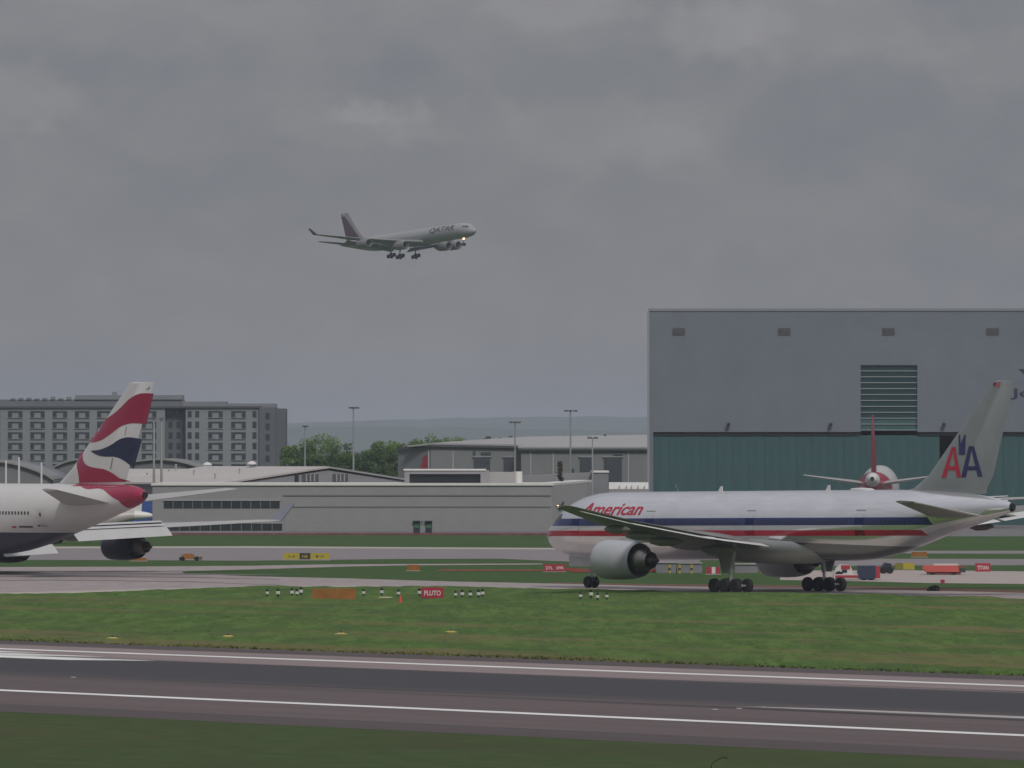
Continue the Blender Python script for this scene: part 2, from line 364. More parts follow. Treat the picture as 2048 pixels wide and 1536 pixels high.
def pchip(xs, ys):
    xs = np.array(xs, float); ys = np.array(ys, float); h = np.diff(xs); d = np.diff(ys)/h
    m = np.zeros(len(xs)); m[0] = d[0]; m[-1] = d[-1]
    for i in range(1, len(xs)-1):
        if d[i-1]*d[i] > 0: m[i] = 2*d[i-1]*d[i]/(d[i-1]+d[i])
    def f(x):
        x = min(max(x, xs[0]), xs[-1]); i = min(max(int(np.searchsorted(xs, x)) - 1, 0), len(h)-1); u = (x-xs[i])/h[i]
        return float((2*u**3-3*u**2+1)*ys[i] + (u**3-2*u**2+u)*h[i]*m[i] + (-2*u**3+3*u**2)*ys[i+1] + (u**3-u**2)*h[i]*m[i+1])
    return f
def naca(x, t): return 5*t*(.2969*math.sqrt(max(x,0)) - .126*x - .3516*x*x + .2843*x**3 - .1036*x**4)
class Plane:
    """local axes: +x nose, +y port, +z up; stations are metres aft of the nose; s0 is the station over the origin"""
    def __init__(p, root, s0, st, tilt=0):
        p.root = root; p.s0 = s0; p.tilt = tilt; ss = [q[0] for q in st]
        p.top = pchip(ss, [q[1] for q in st]); p.bot = pchip(ss, [q[2] for q in st]); p.hw = pchip(ss, [q[3] for q in st]); p.len = ss[-1]
    def P(p, s, y, z): return (p.s0 - s, y, z + p.tilt*(s - p.s0))
    def side(p, s, z):
        t, b_, h = p.top(s), p.bot(s), p.hw(s); u = (z - (t+b_)/2) / max((t-b_)/2, 1e-3)
        return h * math.sqrt(max(0, 1 - min(1, abs(u))**2))
    def fuselage(p, m, n=44):
        ss = [0, .08, .2, .4, .7, 1.05, 1.5, 2, 2.6, 3.3, 4, 5, 6, 7, 8, 9.5, 11]
        x = 13
        while x < p.len - 24: ss.append(x); x += 3
        while x < p.len - .7: ss.append(x); x += 1.2
        ss += [p.len-.35, p.len-.12, p.len]
        mb = MB(); vs = []; fs = []
        for s in ss:
            t, b_, h = p.top(s), p.bot(s), p.hw(s)
            for k in range(n):
                a = 2*math.pi*k/n; vs.append(p.P(s, h*math.cos(a), (t+b_)/2 + (t-b_)/2*math.sin(a)))
        for i in range(len(ss)-1):
            for k in range(n): fs.append((i*n+k, i*n+(k+1) % n, (i+1)*n+(k+1) % n, (i+1)*n+k))
        fs += [tuple(range(n)), tuple(range((len(ss)-1)*n, len(ss)*n))[::-1]]
        mb.add(vs, fs); return mb.build('fuselage', m, p.root, smooth=50)
    def wing(p, name, secs, m, vertical=False, sign=1, parent=None, camber=.015):
        """secs: (s_le, span, z, chord, t/c, twist) ; vertical: (s_le, z, _, chord, t/c, _)"""
        xs = [1, .9, .75, .55, .35, .2, .1, .04, .01, 0]; mb = MB(); vs = []; n = 2*len(xs) - 2; fs = []
        for sec in secs:
            sle, a, z, c, t, tw = sec
            loop = [(x, naca(x, t)) for x in xs] + [(x, -naca(x, t)) for x in xs[::-1][1:-1]]
            for (x, yt) in loop:
                if vertical: vs.append(p.P(sle + x*c, yt*c, a))
                else:
                    cam_ = camber*4*x*(1-x); zz = (yt + cam_)*c - x*c*math.tan(R(tw))
                    vs.append(p.P(sle + x*c, sign*a, z + zz))
        for i in range(len(secs)-1):
            for k in range(n): fs.append((i*n+k, i*n+(k+1) % n, (i+1)*n+(k+1) % n, (i+1)*n+k))
        fs += [tuple(range(n)), tuple(range((len(secs)-1)*n, len(secs)*n))[::-1]]
        mb.add(vs, fs); return mb.build(name, m, parent or p.root, smooth=35)
    def finfunc(p, secs):
        zs = [q[1] for q in secs]
        def f(s, z):
            le = np.interp(z, zs, [q[0] for q in secs]); c = np.interp(z, zs, [q[3] for q in secs]); t = np.interp(z, zs, [q[4] for q in secs])
            u = (s-le)/c
            return naca(min(max(u, 0), 1), t)*c
        return f
    def decal(p, name, loops, m, surf, parent=None, sides=(1,), off=.012, step=.35, tris=None, clampfn=None):
        bm = bmesh.new()
        if tris:
            vs = [bm.verts.new((a, 0, z)) for a, z in tris[0]]
            for f in tris[1]:
                try: bm.faces.new([vs[i] for i in f])
                except ValueError: pass
        else:
            for lp in loops:
                bm.faces.new([bm.verts.new((a, 0, z)) for a, z in lp])
            bmesh.ops.triangulate(bm, faces=bm.faces, ngon_method='EAR_CLIP')
        lo = [min(v.co[i] for v in bm.verts) for i in (0, 2)]; hi = [max(v.co[i] for v in bm.verts) for i in (0, 2)]
        for ax, no in ((0, (1,0,0)), (1, (0,0,1))):
            x = lo[ax] + step
            while x < hi[ax]:
                bmesh.ops.bisect_plane(bm, geom=bm.verts[:]+bm.edges[:]+bm.faces[:], plane_co=(x,0,0) if ax == 0 else (0,0,x), plane_no=no); x += step
        bm.verts.ensure_lookup_table(); co = [(v.co.x, v.co.z) for v in bm.verts]; fc = [[v.index for v in f.verts] for f in bm.faces]; bm.free()
        mb = MB()
        for sd_ in sides:
            mb.add([p.P(s, sd_*(surf(s, z) + off), z) for s, z in co], fc)
        o = mb.build(name, m, parent or p.root, smooth=60)
        return o
    def uv(p, px, py, yfn):
        """where the sight line through a photo point meets the port side of the aircraft"""
        o = Vector(p.root.location); rz = p.root.rotation_euler.z; hx = Vector((math.cos(rz), math.sin(rz), 0)); py_ = Vector((-math.sin(rz), math.cos(rz), 0))
        r = (px-1024)/F; y = 0; s = z = 0
        for _ in range(6):
            q = o + py_*y; t = (r*q.y - q.x)/(hx.x - r*hx.y); s = p.s0 - t; Y = q.y + t*hx.y; z = WZ(py, Y) - o.z - p.tilt*(s-p.s0); y = yfn(s, z)
        return s, z
    def text(p, body, s0, s1, z0, z1, m, surf, name='lettering', shear=0, sides=(1,)):
        vs, fs = text_tris(body, s1-s0, z1-z0, shear)
        return p.decal(name, None, m, surf, tris=([(s0+a, z0+b_) for a, b_ in vs], fs), sides=sides, off=.02, step=.12)
    def engine(p, s, y, z, L, r, m, fanm=dark, core=True, lip=None, drop=None, plug=True):
        mb = MB(); X = p.P(s, y, z)
        prof = [(-.55*L*.5, r*.80), (-.02, r*.82), (0, r*.86), (-.05, r*.90), (-.2, r*.95), (-.45, r*.985), (-.9, r), (-L*.5, r), (-L*.75, r*.97), (-L*.92, r*.90), (-L, r*.85), (-L+.05, r*.82), (-L*.8, r*.84), (-L*.6, r*.80)]
        mb.lathe(prof, X, n=36)
        if core: mb.lathe([(-L*.7, r*.6), (-L*.82, r*.6), (-L*1.0, r*.59), (-L*1.12, r*.55), (-L*1.24, r*.46), (-L*1.30, r*.42), (-L*1.28, r*.38), (-L*1.1, r*.4)], X, n=28, mi=1)
        e = mb.build('engine', [m, hot], p.root, smooth=40)
        f = MB(); f.lathe([(-.5*L*.5, r*.80), (-.5*L*.5 + .02, r*.3), (-.28*L, r*.28), (-.05*L-.25, .02)], X, n=24); f.build('fan', dark, e, smooth=40)
        d = MB(); d.lathe([(-L*.62, .05), (-L*.66, r*.83)], X, n=28); d.build('bypass_duct', dark, e)
        if core and plug:
            g = MB(); g.lathe([(-L*1.1, r*.36), (-L*1.28, r*.3), (-L*1.45, r*.14), (-L*1.52, .02)], X, n=20); g.build('exhaust_plug', hotd, e, smooth=40)
        return e
    def pylon(p, s0, s1, s2, y, z0, z1, m, th=.22):
        mb = MB(); a = [p.P(s0, y-th, z0), p.P(s0+.8, y-th, z0+.55*(z1-z0)), p.P(s1, y-th, z1), p.P(s2, y-th, z1-.15), p.P(s2-1.2, y-th, z0+.35*(z1-z0))]
        mb.prism(a, (0, 2*th, 0)); return mb.build('pylon', m, p.root)
def wheel_mesh(r, wd):
    mb = MB(); mb.lathe([(-wd/2, r*.55), (-wd/2, r*.86), (-wd*.36, r*.97), (-wd*.12, r), (wd*.12, r), (wd*.36, r*.97), (wd/2, r*.86), (wd/2, r*.55)], axis='y', n=24)
    me = mb.mesh('tyre', tyre, 40)
    mc = MB(); mc.lathe([(-wd*.42, .02), (-wd*.42, r*.56), (wd*.42, r*.56), (wd*.42, .02)], axis='y', n=16); hb = mc.mesh('rim', hub, 30)
    return me, hb
def gear(p, name, s, y, axles, track, r, ztop, wm, zc=None, doors=True, wd=.5, tiltdeg=0):
    """one landing gear leg: strut part with wheels and a door as children"""
    zc = r if zc is None else zc
    X = p.s0 - s; mb = MB()
    mb.tube([(X, y*.92, ztop), (X, y, zc+1.1)], [.24, .22], 12); mb.tube([(X, y, zc+1.1), (X, y, zc)], [.14, .14], 10)
    mb.tube([(X+1.5, y*.9, ztop), (X, y, zc+1.3)], .09, 8); mb.tube([(X, y, zc+.75), (X-.5, y, zc+.45), (X-.25, y, zc+.1)], .07, 6)
    offs = [(i - (axles-1)/2) for i in range(axles)]; sp = r*2*1.12
    ct, st_ = math.cos(R(tiltdeg)), math.sin(R(tiltdeg))
    if axles > 1: mb.tube([(X+offs[0]*sp*ct, y, zc+offs[0]*sp*st_), (X+offs[-1]*sp*ct, y, zc+offs[-1]*sp*st_)], .17, 8)
    for o_ in offs: mb.tube([(X+o_*sp*ct, y-track/2, zc+o_*sp*st_), (X+o_*sp*ct, y+track/2, zc+o_*sp*st_)], .09, 8)
    g = mb.build(name, strutm, p.root, smooth=40)
    for o_ in offs:
        for sg in (-1, 1):
            wh = link('wheel', wm[0], g, (X+o_*sp*ct, y+sg*track/2, zc+o_*sp*st_)); link('rim', wm[1], g, tuple(wh.location))
    return g

def text_tris(body, wd, ht, shear=0):
    cu = bpy.data.curves.new('letters', 'FONT'); cu.body = body; cu.resolution_u = 4; cu.offset = .018; o = bpy.data.objects.new('letters', cu); C.objects.link(o)
    bpy.context.view_layer.update(); me = bpy.data.meshes.new_from_object(o)
    vs = [(v.co.x + shear*v.co.y, v.co.y) for v in me.vertices]; fs = [tuple(q.vertices) for q in me.polygons]
    bpy.data.objects.remove(o); bpy.data.curves.remove(cu); bpy.data.meshes.remove(me)
    x0, x1 = min(v[0] for v in vs), max(v[0] for v in vs); y0, y1 = min(v[1] for v in vs), max(v[1] for v in vs)
    return [((x-x0)/(x1-x0)*wd, (y-y0)/(y1-y0)*ht) for x, y in vs], fs
def text_obj(name, body, wd, ht, m, parent, x, y, z, shear=0, th=.03):
    """flat lettering facing -y"""
    vs, fs = text_tris(body, wd, ht, shear); mb = MB(); mb.add([(x+a, y, z+b_) for a, b_ in vs], fs)
    me = mb.mesh(name, m); bm = bmesh.new(); bm.from_mesh(me)
    r = bmesh.ops.extrude_face_region(bm, geom=bm.faces[:]); bmesh.ops.translate(bm, vec=(0, th, 0), verts=[q for q in r['geom'] if isinstance(q, bmesh.types.BMVert)])
    bmesh.ops.recalc_face_normals(bm, faces=bm.faces); bm.to_mesh(me); bm.free()
    return link(name, me, parent)
def spline(pts, k=5):
    out_ = []; n = len(pts)
    for i in range(n-1):
        p0, p1, p2, p3 = pts[max(i-1,0)], pts[i], pts[i+1], pts[min(i+2,n-1)]
        for j in range(k):
            u = j/k
            out_.append(tuple(.5*((2*p1[d]) + (-p0[d]+p2[d])*u + (2*p0[d]-5*p1[d]+4*p2[d]-p3[d])*u*u + (-p0[d]+3*p1[d]-3*p2[d]+p3[d])*u**3) for d in (0, 1)))
    return out_ + [pts[-1]]

# ------------------------------------------------------------------ twin-engine polished airliner on the taxiway
alu_c = (.80,.80,.825)
BLUE, RED = (.026,.035,.135), (.46,.02,.05)
k = .0097
slope = (k, 0, 1)      # stripes follow the slight nose-down sit of the fuselage
def band(z0, z1, s1): return [(slope, z0), (tuple(-q for q in slope), -z1), ((1, 0, -.45), 31.8 - s1 - .45*6)]
alu = mat('polished_aluminium', alu_c, .17, .76, noise=[(1.2, .05, (.3, 1, 3)), (.25, .05)], bump=(.35, .10, .05), layers=[((.22,.23,.23), [((-.9,0,-1), -4.2), ((-1,0,0), -6.5), ((.02,0,-1), -4.6)]), (BLUE, band(5.93, 6.60, 54.2)), (RED, band(5.0, 5.50, 52.6))])  # dark aft belly: wing shade and dark ground reflection painted into the colour
# the painted stripes are not bare metal
t = alu.node_tree; b = t.nodes['Principled BSDF']
facs = [n for n in t.nodes if n.type == 'MIX']
mxm = t.nodes.new('ShaderNodeMath'); mxm.operation = 'MAXIMUM'; t.links.new(facs[1].inputs[0].links[0].from_socket, mxm.inputs[0]); t.links.new(facs[2].inputs[0].links[0].from_socket, mxm.inputs[1])
mm_ = t.nodes.new('ShaderNodeMath'); mm_.operation = 'MULTIPLY_ADD'; t.links.new(mxm.outputs[0], mm_.inputs[0]); mm_.inputs[1].default_value = -.76; mm_.inputs[2].default_value = .76; t.links.new(mm_.outputs[0], b.inputs['Metallic'])
greyp = mat('grey_aircraft_paint', (.43,.44,.47), .38, noise=[(.5, .05), (3, .03)], coat=.15)
wingm = mat('wing_paint', (.46,.455,.45), .42, .1, noise=[(.4, .08), (2, .05, (.3, 2, 1))])
aawing = mat('grey_wing_paint', (.21,.21,.20), .45, .1, noise=[(.4, .08), (2, .05, (.3, 2, 1))])
finp = mat('grey_fin_paint', (.25,.27,.278), .4, noise=[(.5, .05), (3, .03)], coat=.1)
flapm = mat('flap_paint', (.62,.62,.62), .4, noise=(.6, .06))
redp = mat('red_paint', RED, .45); bluep = mat('navy_paint', (.03,.03,.12), .45)
winm = mat('cabin_window', (.02,.022,.03), .3)
wmetal = mat('window_band', (.025,.03,.06), .25)

st777 = [(0,4.95,4.75,.08),(.4,5.6,4.25,.75),(1,6.1,3.9,1.22),(2,6.7,3.45,1.75),(3,7.45,3.17,2.12),(4,8.0,3.0,2.42),(5,8.4,2.9,2.66),(7,8.83,2.81,2.97),(9,9.0,2.8,3.1),(42,9.0,2.8,3.1),(45,9.0,2.95,3.08),(48,8.98,3.45,2.92),(51,8.93,4.2,2.6),(54,8.82,5.02,2.12),(57,8.6,5.75,1.5),(60,8.25,6.45,.8),(61.6,7.95,6.85,.42),(62.2,7.75,7.05,.25)]
root = thing('airliner', 'polished silver airliner with red, white and blue stripes taxiing on the concrete strip', 'airliner', (23.6, 644, .012), math.pi - AX)
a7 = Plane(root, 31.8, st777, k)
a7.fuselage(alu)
wsec = [(19.6, 2.6, 4.5, 13.6, .13, 1), (20.2, 3.3, 4.55, 13.0, .125, 1), (24.2, 9.6, 5.1, 9.5, .105, 0), (30.8, 20, 6.25, 5.6, .095, -1), (37.2, 30.0, 7.65, 2.3, .09, -2), (37.9, 30.46, 7.72, 1.5, .08, -2)]
for sg in (1, -1):
    wg = a7.wing('wing', wsec, aawing, sign=sg)
    for (y0, y1, s0_, s1_, z0, z1, cc) in ((3.4, 9.0, 32.9, 33.3, 4.32, 4.85, 1.7), (9.3, 11.2, 33.4, 33.8, 4.92, 5.05, 1.5), (11.5, 21.5, 33.9, 36.6, 5.08, 6.28, 1.35), (22.0, 28.6, 36.7, 38.7, 6.34, 7.3, 1.0)):
        a7.wing('flap', [(s0_, y0, z0, cc, .10, 9), (s1_, y1, z1, cc*.8, .10, 9)], flapm, sign=sg, parent=wg)
    for (y, s_, z, L_) in ((6.4, 28.6, 3.85, 5.4), (13.2, 29.6, 4.6, 4.8), (17.4, 31.4, 5.15, 4.2), (21.4, 33.4, 5.72, 3.5)):
        fm = MB(); X = a7.P(s_, sg*y, z); fm.lathe([(0, .03), (-.4, .18), (-L_*.35, .34), (-L_*.7, .3), (-L_*.92, .14), (-L_, .03)], X, n=14, squash=1.25); fm.build('flap_fairing', aawing, wg, smooth=50)
    a7.engine(19.3, sg*9.75, 2.95, 5.1, 1.78, greyp); a7.pylon(20.6, 23.2, 28.6, sg*9.75, 4.3, 5.05, greyp)
    sb = a7.wing('tailplane', [(52.6, .8, 6.75, 6.6, .10, 0), (53.2, 1.6, 6.85, 6.2, .10, 0), (59.3, 10.76, 7.95, 2.2, .09, 0)], aawing, sign=sg, camber=-.005)
    a7.wing('elevator', [(58.9, 2.0, 6.82, 1.9, .09, 5), (61.25, 10.5, 7.86, .9, .08, 5)], flapm, sign=sg, parent=sb)
finsec = [(46.8, 8.6, 0, 12.2, .03, 0), (49.8, 9.1, 0, 9.3, .085, 0), (51.7, 10.2, 0, 8.2, .09, 0), (59.9, 18.2, 0, 2.6, .09, 0), (60.5, 18.28, 0, 1.8, .05, 0)]
fin = a7.wing('fin', finsec, finp, vertical=True); ff = a7.finfunc(finsec)
zz = lambda x, y: (1700 + x/5.486, 720 + y/5.486)
UV = lambda pts: [a7.uv(*zz(*q), lambda s, z: 0) for q in pts]
for m_, dx, tp in ((redp, 0, [(1140,955),(1185,955),(1090,1293),(1040,1293),(1250,1287),(1205,1287)]), (bluep, 0, [(1330,945),(1385,945),(1300,1287),(1250,1287),(1468,1280),(1420,1280)])):
    a_, b_, c_, d_, e_, f_ = tp
    lerp = lambda p, q, u: (p[0]+(q[0]-p[0])*u, p[1]+(q[1]-p[1])*u)
    mid = ((a_[0]+b_[0])/2, a_[1])
    loops = [UV([a_, (mid[0]+6, mid[1]), lerp(b_, c_, 1), d_]) , UV([(mid[0]-6, mid[1]), b_, e_, f_]), UV([(c_[0]+8, 1165), (f_[0]-6, 1165), (f_[0]-2, 1208), (c_[0]+2, 1208)])]
    loops[0] = UV([a_, (mid[0]+10, mid[1]), c_, d_])
    a7.decal('letter_a', loops, m_, ff, fin, sides=(1,), off=.03)
eag = UV([(1212,825),(1222,930),(1228,1040),(1292,1040),(1284,930),(1296,825),(1282,815),(1262,920),(1253,965),(1245,920),(1228,815)])
a7.decal('eagle_emblem', [eag], bluep, ff, fin, sides=(1, -1), off=.03)
fl = UV([(1585,255),(1660,232),(1662,292),(1590,298)]); a7.decal('flag', [fl], mat('flag_red', (.42,.12,.14), .6), ff, fin, off=.02)
fl2 = UV([(1585,253),(1615,243),(1612,272),(1588,277)]); a7.decal('flag_canton', [fl2], bluep, ff, fin, off=.045)
ye = lambda s, z: a7.side(s, z)
s0_, z0_ = a7.uv(1160, 1031, ye); s1_, z1_ = a7.uv(1284, 1007, ye)
a7.text('American', s0_, s1_+.55, z0_, z0_+1.16, redp, ye, shear=.25)
wb = MB()
for s in np.arange(9.2, 52, .533):
    if any(abs(s-q) < 1.0 for q in (17.2, 31, 45.5)): continue
    z = 6.2
    for sg in (1, -1):
        vs = [a7.P(s+dx, sg*(a7.side(s, z+dz)+.012), z+dz) for dx, dz in ((-.12,-.17),(.12,-.17),(.12,.17),(-.12,.17))]; wb.add(vs, [(0,1,2,3)])
wo = wb.build('cabin_windows', wmetal, root); wo['kind'] = 'stuff'
doorm = mat('door_outline', (.30,.30,.32), .5, .4)
dskin = mat('door_skin', alu_c, .2, .76, layers=[(BLUE, band(5.93, 6.60, 99)), (RED, band(5.0, 5.50, 99))])
for s in (6.6, 17.2, 31.0, 45.5):
    for sg in (1, -1): a7.decal('door', [[(s-.06, 4.95), (s+1.06, 4.95), (s+1.06, 6.95), (s-.06, 6.95)]], dskin, ye, sides=(sg,), off=.02)
    a7.decal('door_sill_light', [[(s-.1, 7.2), (s+1.1, 7.2), (s+1.1, 7.28), (s-.1, 7.28)]], doorm, ye, sides=(1,), off=.02)
for sg in (1, -1):
    for lp in ([(2.35,6.35),(3.3,6.4),(3.35,6.98),(2.75,7.0)], [(3.42,6.42),(4.3,6.55),(4.2,7.05),(3.45,7.0)]): a7.decal('cockpit_window', [lp], glass, ye, sides=(sg,), off=.015)
    nl_ = MB(); nl_.lathe([(-.12,.02),(-.06,.09),(.06,.09),(.12,.02)], a7.P(38.0, sg*30.35, 7.74), n=10); nl_.build('wingtip_light', mat('wingtip_lamp', (1,.8,.5), .4, emit=((1,.75,.45), 2.5)) if 'wingtip_lamp' not in MATS else MATS['wingtip_lamp'], root, smooth=50)
fb = MB(); fb.lathe([(12.2, .05), (11, 1.0), (8.5, 2.2), (5, 2.9), (0, 3.1), (-5, 2.9), (-8, 2.0), (-10.5, .9), (-11.6, .05)], (0, 0, 4.15), n=32, squash=.54); fb.build('belly_fairing', mat('fairing_paint', (.33,.345,.35), .4, .2, noise=(.5,.08)), root, smooth=50)
ap = MB(); ap.lathe([(31.8-62.15, .27), (31.8-62.45, .22), (31.8-62.4, .1)], (0, 0, 7.4+k*30.4), n=16, squash=1.5); ap.build('exhaust_outlet', dark, root, smooth=40)
for s, z in ((24, 9.0), (38.5, 9.0)):
    an = MB(); X = a7.P(s, 0, z-.05); an.prism([(X[0]+.3, -.03, X[2]), (X[0]-.3, -.03, X[2]), (X[0]-.3, -.03, X[2]+.5), (X[0]-.05, -.03, X[2]+.5)], (0, .06, 0)); an.build('antenna', flapm, root)
ad_ = MB(); ad_.lathe([(1.6,.02),(1.2,.3),(0,.42),(-1.2,.3),(-1.7,.02)], a7.P(43, 0, 9.0), n=16, squash=.5); ad_.build('antenna_dome', flapm, root, smooth=50)
wm_main = wheel_mesh(.635, .48); wm_nose = wheel_mesh(.54, .4)
for sg in (1, -1):
    g = gear(a7, 'main_gear', 31.8, sg*5.5, 3, 1.4, .635, 4.2, wm_main)
    dm = MB(); dm.prism([(-1.25, sg*6.2-.05, 4.5), (1.3, sg*6.2-.05, 4.5), (.55, sg*6.0-.05, 1.75), (-.5, sg*6.0-.05, 1.75)], (0, .1, 0)); dm.build('gear_door', aawing, g)
g = gear(a7, 'nose_gear', 5.9, 0, 1, .75, .54, 3.1, wm_nose)
dm = MB(); dm.box(24.9, 28.3, .62, .68, 1.95, 3.0); dm.box(24.9, 28.3, -.68, -.62, 1.95, 3.0); dm.build('gear_door', greyp, g)

# ------------------------------------------------------------------ four-engine humped airliner (used twice)
st747 = [(0,5.45,5.2,.1),(.5,6.0,4.5,.8),(1,6.5,4.0,1.25),(2,7.4,3.45,1.8),(4,8.9,2.8,2.45),(6,9.9,2.4,2.85),(9,10.2,2.1,3.15),(12,10.25,2.0,3.25),(22,10.2,2.0,3.25),(27,9.45,2.0,3.25),(30,9.25,2.0,3.25),(44,9.25,2.05,3.25),(48,9.25,2.4,3.22),(52,9.25,3.15,3.1),(56,9.25,4.15,2.8),(60,9.22,5.15,2.25),(64,9.2,6.2,1.6),(66.3,9.18,6.8,1.2),(67.6,9.0,7.2,.92),(68.5,8.65,7.65,.55),(68.8,8.4,7.95,.3)]
whitep = mat('white_aircraft_paint', (.62,.61,.595), .35, noise=[(.3, .03), (2, .02)], coat=.2, layers=[((.012,.018,.06), [((0,0,-1), -4.35)]), ((.34,.012,.055), [((-1,0,.55), 36.95)]), ((.34,.012,.055), [((-1,0,0), 24.6), ((0,0,1), 9.02)])])
plainw = mat('plain_white_paint', (.62,.61,.60), .35, noise=(.4, .03), coat=.2)
navye = mat('navy_engine_paint', (.016,.02,.05), .4, coat=.1)
navyd = mat('navy_fin_paint', (.014,.018,.062), .3, coat=.3)
redfin = mat('red_fin_paint', (.32,.012,.055), .28, coat=.4)
jflap = mat('jumbo_flap_paint', (.47,.47,.48), .4, noise=(.6, .06))
def jumbo(root, paint, finpaint, enginepaint, s0, fintop=19.35, gears=True):
    a = Plane(root, s0, st747); a.fuselage(paint)
    ws = [(20.5, 2.8, 3.6, 17, .125, 2), (21.2, 3.4, 3.65, 16.2, .12, 2), (29, 12, 4.1, 9.6, .10, 1), (36.6, 21, 4.62, 6.2, .09, 0), (45.2, 31.2, 5.2, 3.7, .085, -1), (46.2, 32.0, 5.25, 2.9, .08, -1)]
    for sg in (1, -1):
        wg = a.wing('wing', ws, wingm, sign=sg)
        wl = [Vector(a.P(46.2, sg*31.95, 5.25)), Vector(a.P(49.0, sg*31.95, 5.22)), Vector(a.P(50.6, sg*32.5, 7.1)), Vector(a.P(49.6, sg*32.5, 7.15))]
        mb = MB(); mb.prism(wl, (0, sg*.1, 0)); mb.build('winglet', mat('winglet_blue', (.27,.28,.35), .4) if 'winglet_blue' not in MATS else MATS['winglet_blue'], wg)
        for (y0, y1, sa, sb_, z0, z1, cc) in ((3.6, 9.6, 38.0, 39.2, 2.72, 2.9, 1.7), (12.4, 21.6, 38.6, 42.6, 4.28, 4.68, 1.75)):
            for (dz, ds, kk, tw_) in ((.66, -.75, .42, 14), (.36, -.1, .36, 20), (.06, .35, .80, 38)):
                a.wing('flap', [(sa+ds, y0, z0+dz, cc*kk, .09, tw_), (sb_+ds, y1, z1+dz, cc*kk*.85, .09, tw_)], jflap, sign=sg, parent=wg)
            cv = MB(); cv.prism([a.P(sa-.4, sg*y0, z0+.62), a.P(sb_-.4, sg*y1, z1+.60), a.P(sb_-.4, sg*y1, z1+.02), a.P(sa-.4, sg*y0, z0+.02)], (.06, 0, 0)); cv.build('flap_gap_shade', dark, wg)  # dark plate added behind the flaps, standing in for shade in their gaps
        for (y, s_, z) in ((6.5, 31.5, 3.0), (14.5, 33.6, 3.75), (19.2, 35.4, 4.05)):
            fm = MB(); fm.lathe([(0, .03), (-.6, .25), (-2.2, .45), (-4.2, .4), (-5.6, .2), (-6.2, .03)], a.P(s_, sg*y, z), n=14, squash=1.3); fm.build('flap_fairing', wingm, wg, smooth=50)
        for (y, s_, z) in ((11.8, 26.2, 2.3), (21, 34.0, 2.6)):
            a.engine(s_, sg*y, z, 4.9, 1.42, enginepaint); a.pylon(s_+1.2, s_+3.6, s_+8, sg*y, z+1.15, z+1.75, enginepaint)
        sb = a.wing('tailplane', [(56.4, .9, 7.35, 8.2, .10, 0), (57.2, 1.8, 7.45, 7.6, .10, 0), (66.9, 11.05, 8.75, 2.5, .09, 0)], wingm, sign=sg, camber=-.005)
    dz = fintop - 19.35
    fs_ = [(50.5, 9.0, 0, 14.5, .02, 0), (54.4, 9.35, 0, 11.2, .075, 0), (56.6, 10.8, 0, 9.6, .09, 0), (66.35, 19.25+dz, 0, 4.0, .085, 0), (66.9, 19.35+dz, 0, 3.3, .05, 0)]
    fn = a.wing('fin', fs_, finpaint, vertical=True)
    ap = MB(); ap.lathe([(s0-68.6, .36), (s0-68.95, .3), (s0-68.9, .12)], (0, 0, 8.18), n=16); ap.build('exhaust_outlet', dark, root, smooth=40)
    if gears:
        wm = wheel_mesh(.62, .48)
        for sg in (1, -1):
            gear(a, 'wing_gear', s0-1.5, sg*5.5, 2, 1.1, .62, 3.4, wm); gear(a, 'body_gear', s0+1.5, sg*1.9, 2, 1.1, .62, 2.6, wm)
        gear(a, 'nose_gear', 8, 0, 1, .9, .6, 2.6, wm)
    return a, fn, a.finfunc(fs_)
s0b = 33.3
base = Vector((-35.2, 715, 0)) + (70.5 - s0b) * Vector((-CA, SA, 0)); base.z = .012
root = thing('airliner', 'white jumbo airliner with navy belly and red, white and navy swirl on its fin', 'airliner', base, math.pi - AX)
ba, bfin, bf = jumbo(root, whitep, plainw, navye, s0b)
zz = lambda x, y: (x/6.145, 740 + y/6.145)
def UB(pts, fn_=lambda s, z: 0): return [ba.uv(*zz(*q), fn_) for q in pts]
up = spline([(1885,290),(1740,290),(1620,350),(1520,450),(1420,540),(1325,592)]); lo_ = spline([(1092,885),(1200,885),(1300,850),(1400,780),(1500,700),(1600,660),(1700,655),(1795,672)])
for q_ in ([(1575,690),(1582,690),(1562,800),(1555,800)], [(1408,1085),(1420,1085),(1395,1215),(1383,1215)]): ba.decal('hinge_fairing', [UB(q_)], MATS['vent_grey'] if 'vent_grey' in MATS else mat('vent_grey', (.22,.22,.22), .6), bf, bfin, sides=(1,), off=.05)
for q_ in ([(1852,205),(1838,240),(1822,240),(1838,205)], [(1812,225),(1822,225),(1816,240),(1806,240)]): ba.decal('tail_number', [UB(q_)], MATS['vent_grey'], bf, bfin, sides=(1,), off=.03)
ba.decal('red_swirl', [UB(up + lo_)], redfin, bf, bfin, sides=(1, -1), off=.025)
nv = spline([(1150,990),(1260,980),(1380,930),(1480,860),(1560,830),(1640,830),(1745,852)]) + spline([(1640,1218),(1580,1150),(1500,1090),(1420,1065),(1340,1065),(1250,1050),(1190,1020)])
ba.decal('navy_swirl', [UB(nv)], navyd, bf, bfin, sides=(1, -1), off=.025)
rl = spline([(1025,985),(978,1060),(968,1130),(988,1210),(1010,1290),(1020,1385)]) + [(1612,1372),(1530,1365)] + spline([(1480,1330),(1400,1265),(1310,1220),(1220,1205),(1130,1180),(1070,1130),(1045,1055)])
ba.decal('red_swirl', [UB(rl)], redfin, bf, bfin, sides=(1, -1), off=.025)
bs = lambda s, z: ba.side(s, z)
cone = [(1010,1415)] + spline([(1010,1440),(1080,1465),(1200,1455),(1270,1470),(1330,1520),(1385,1565),(1450,1600),(1540,1650),(1660,1700)])
pts = UB(cone, bs)
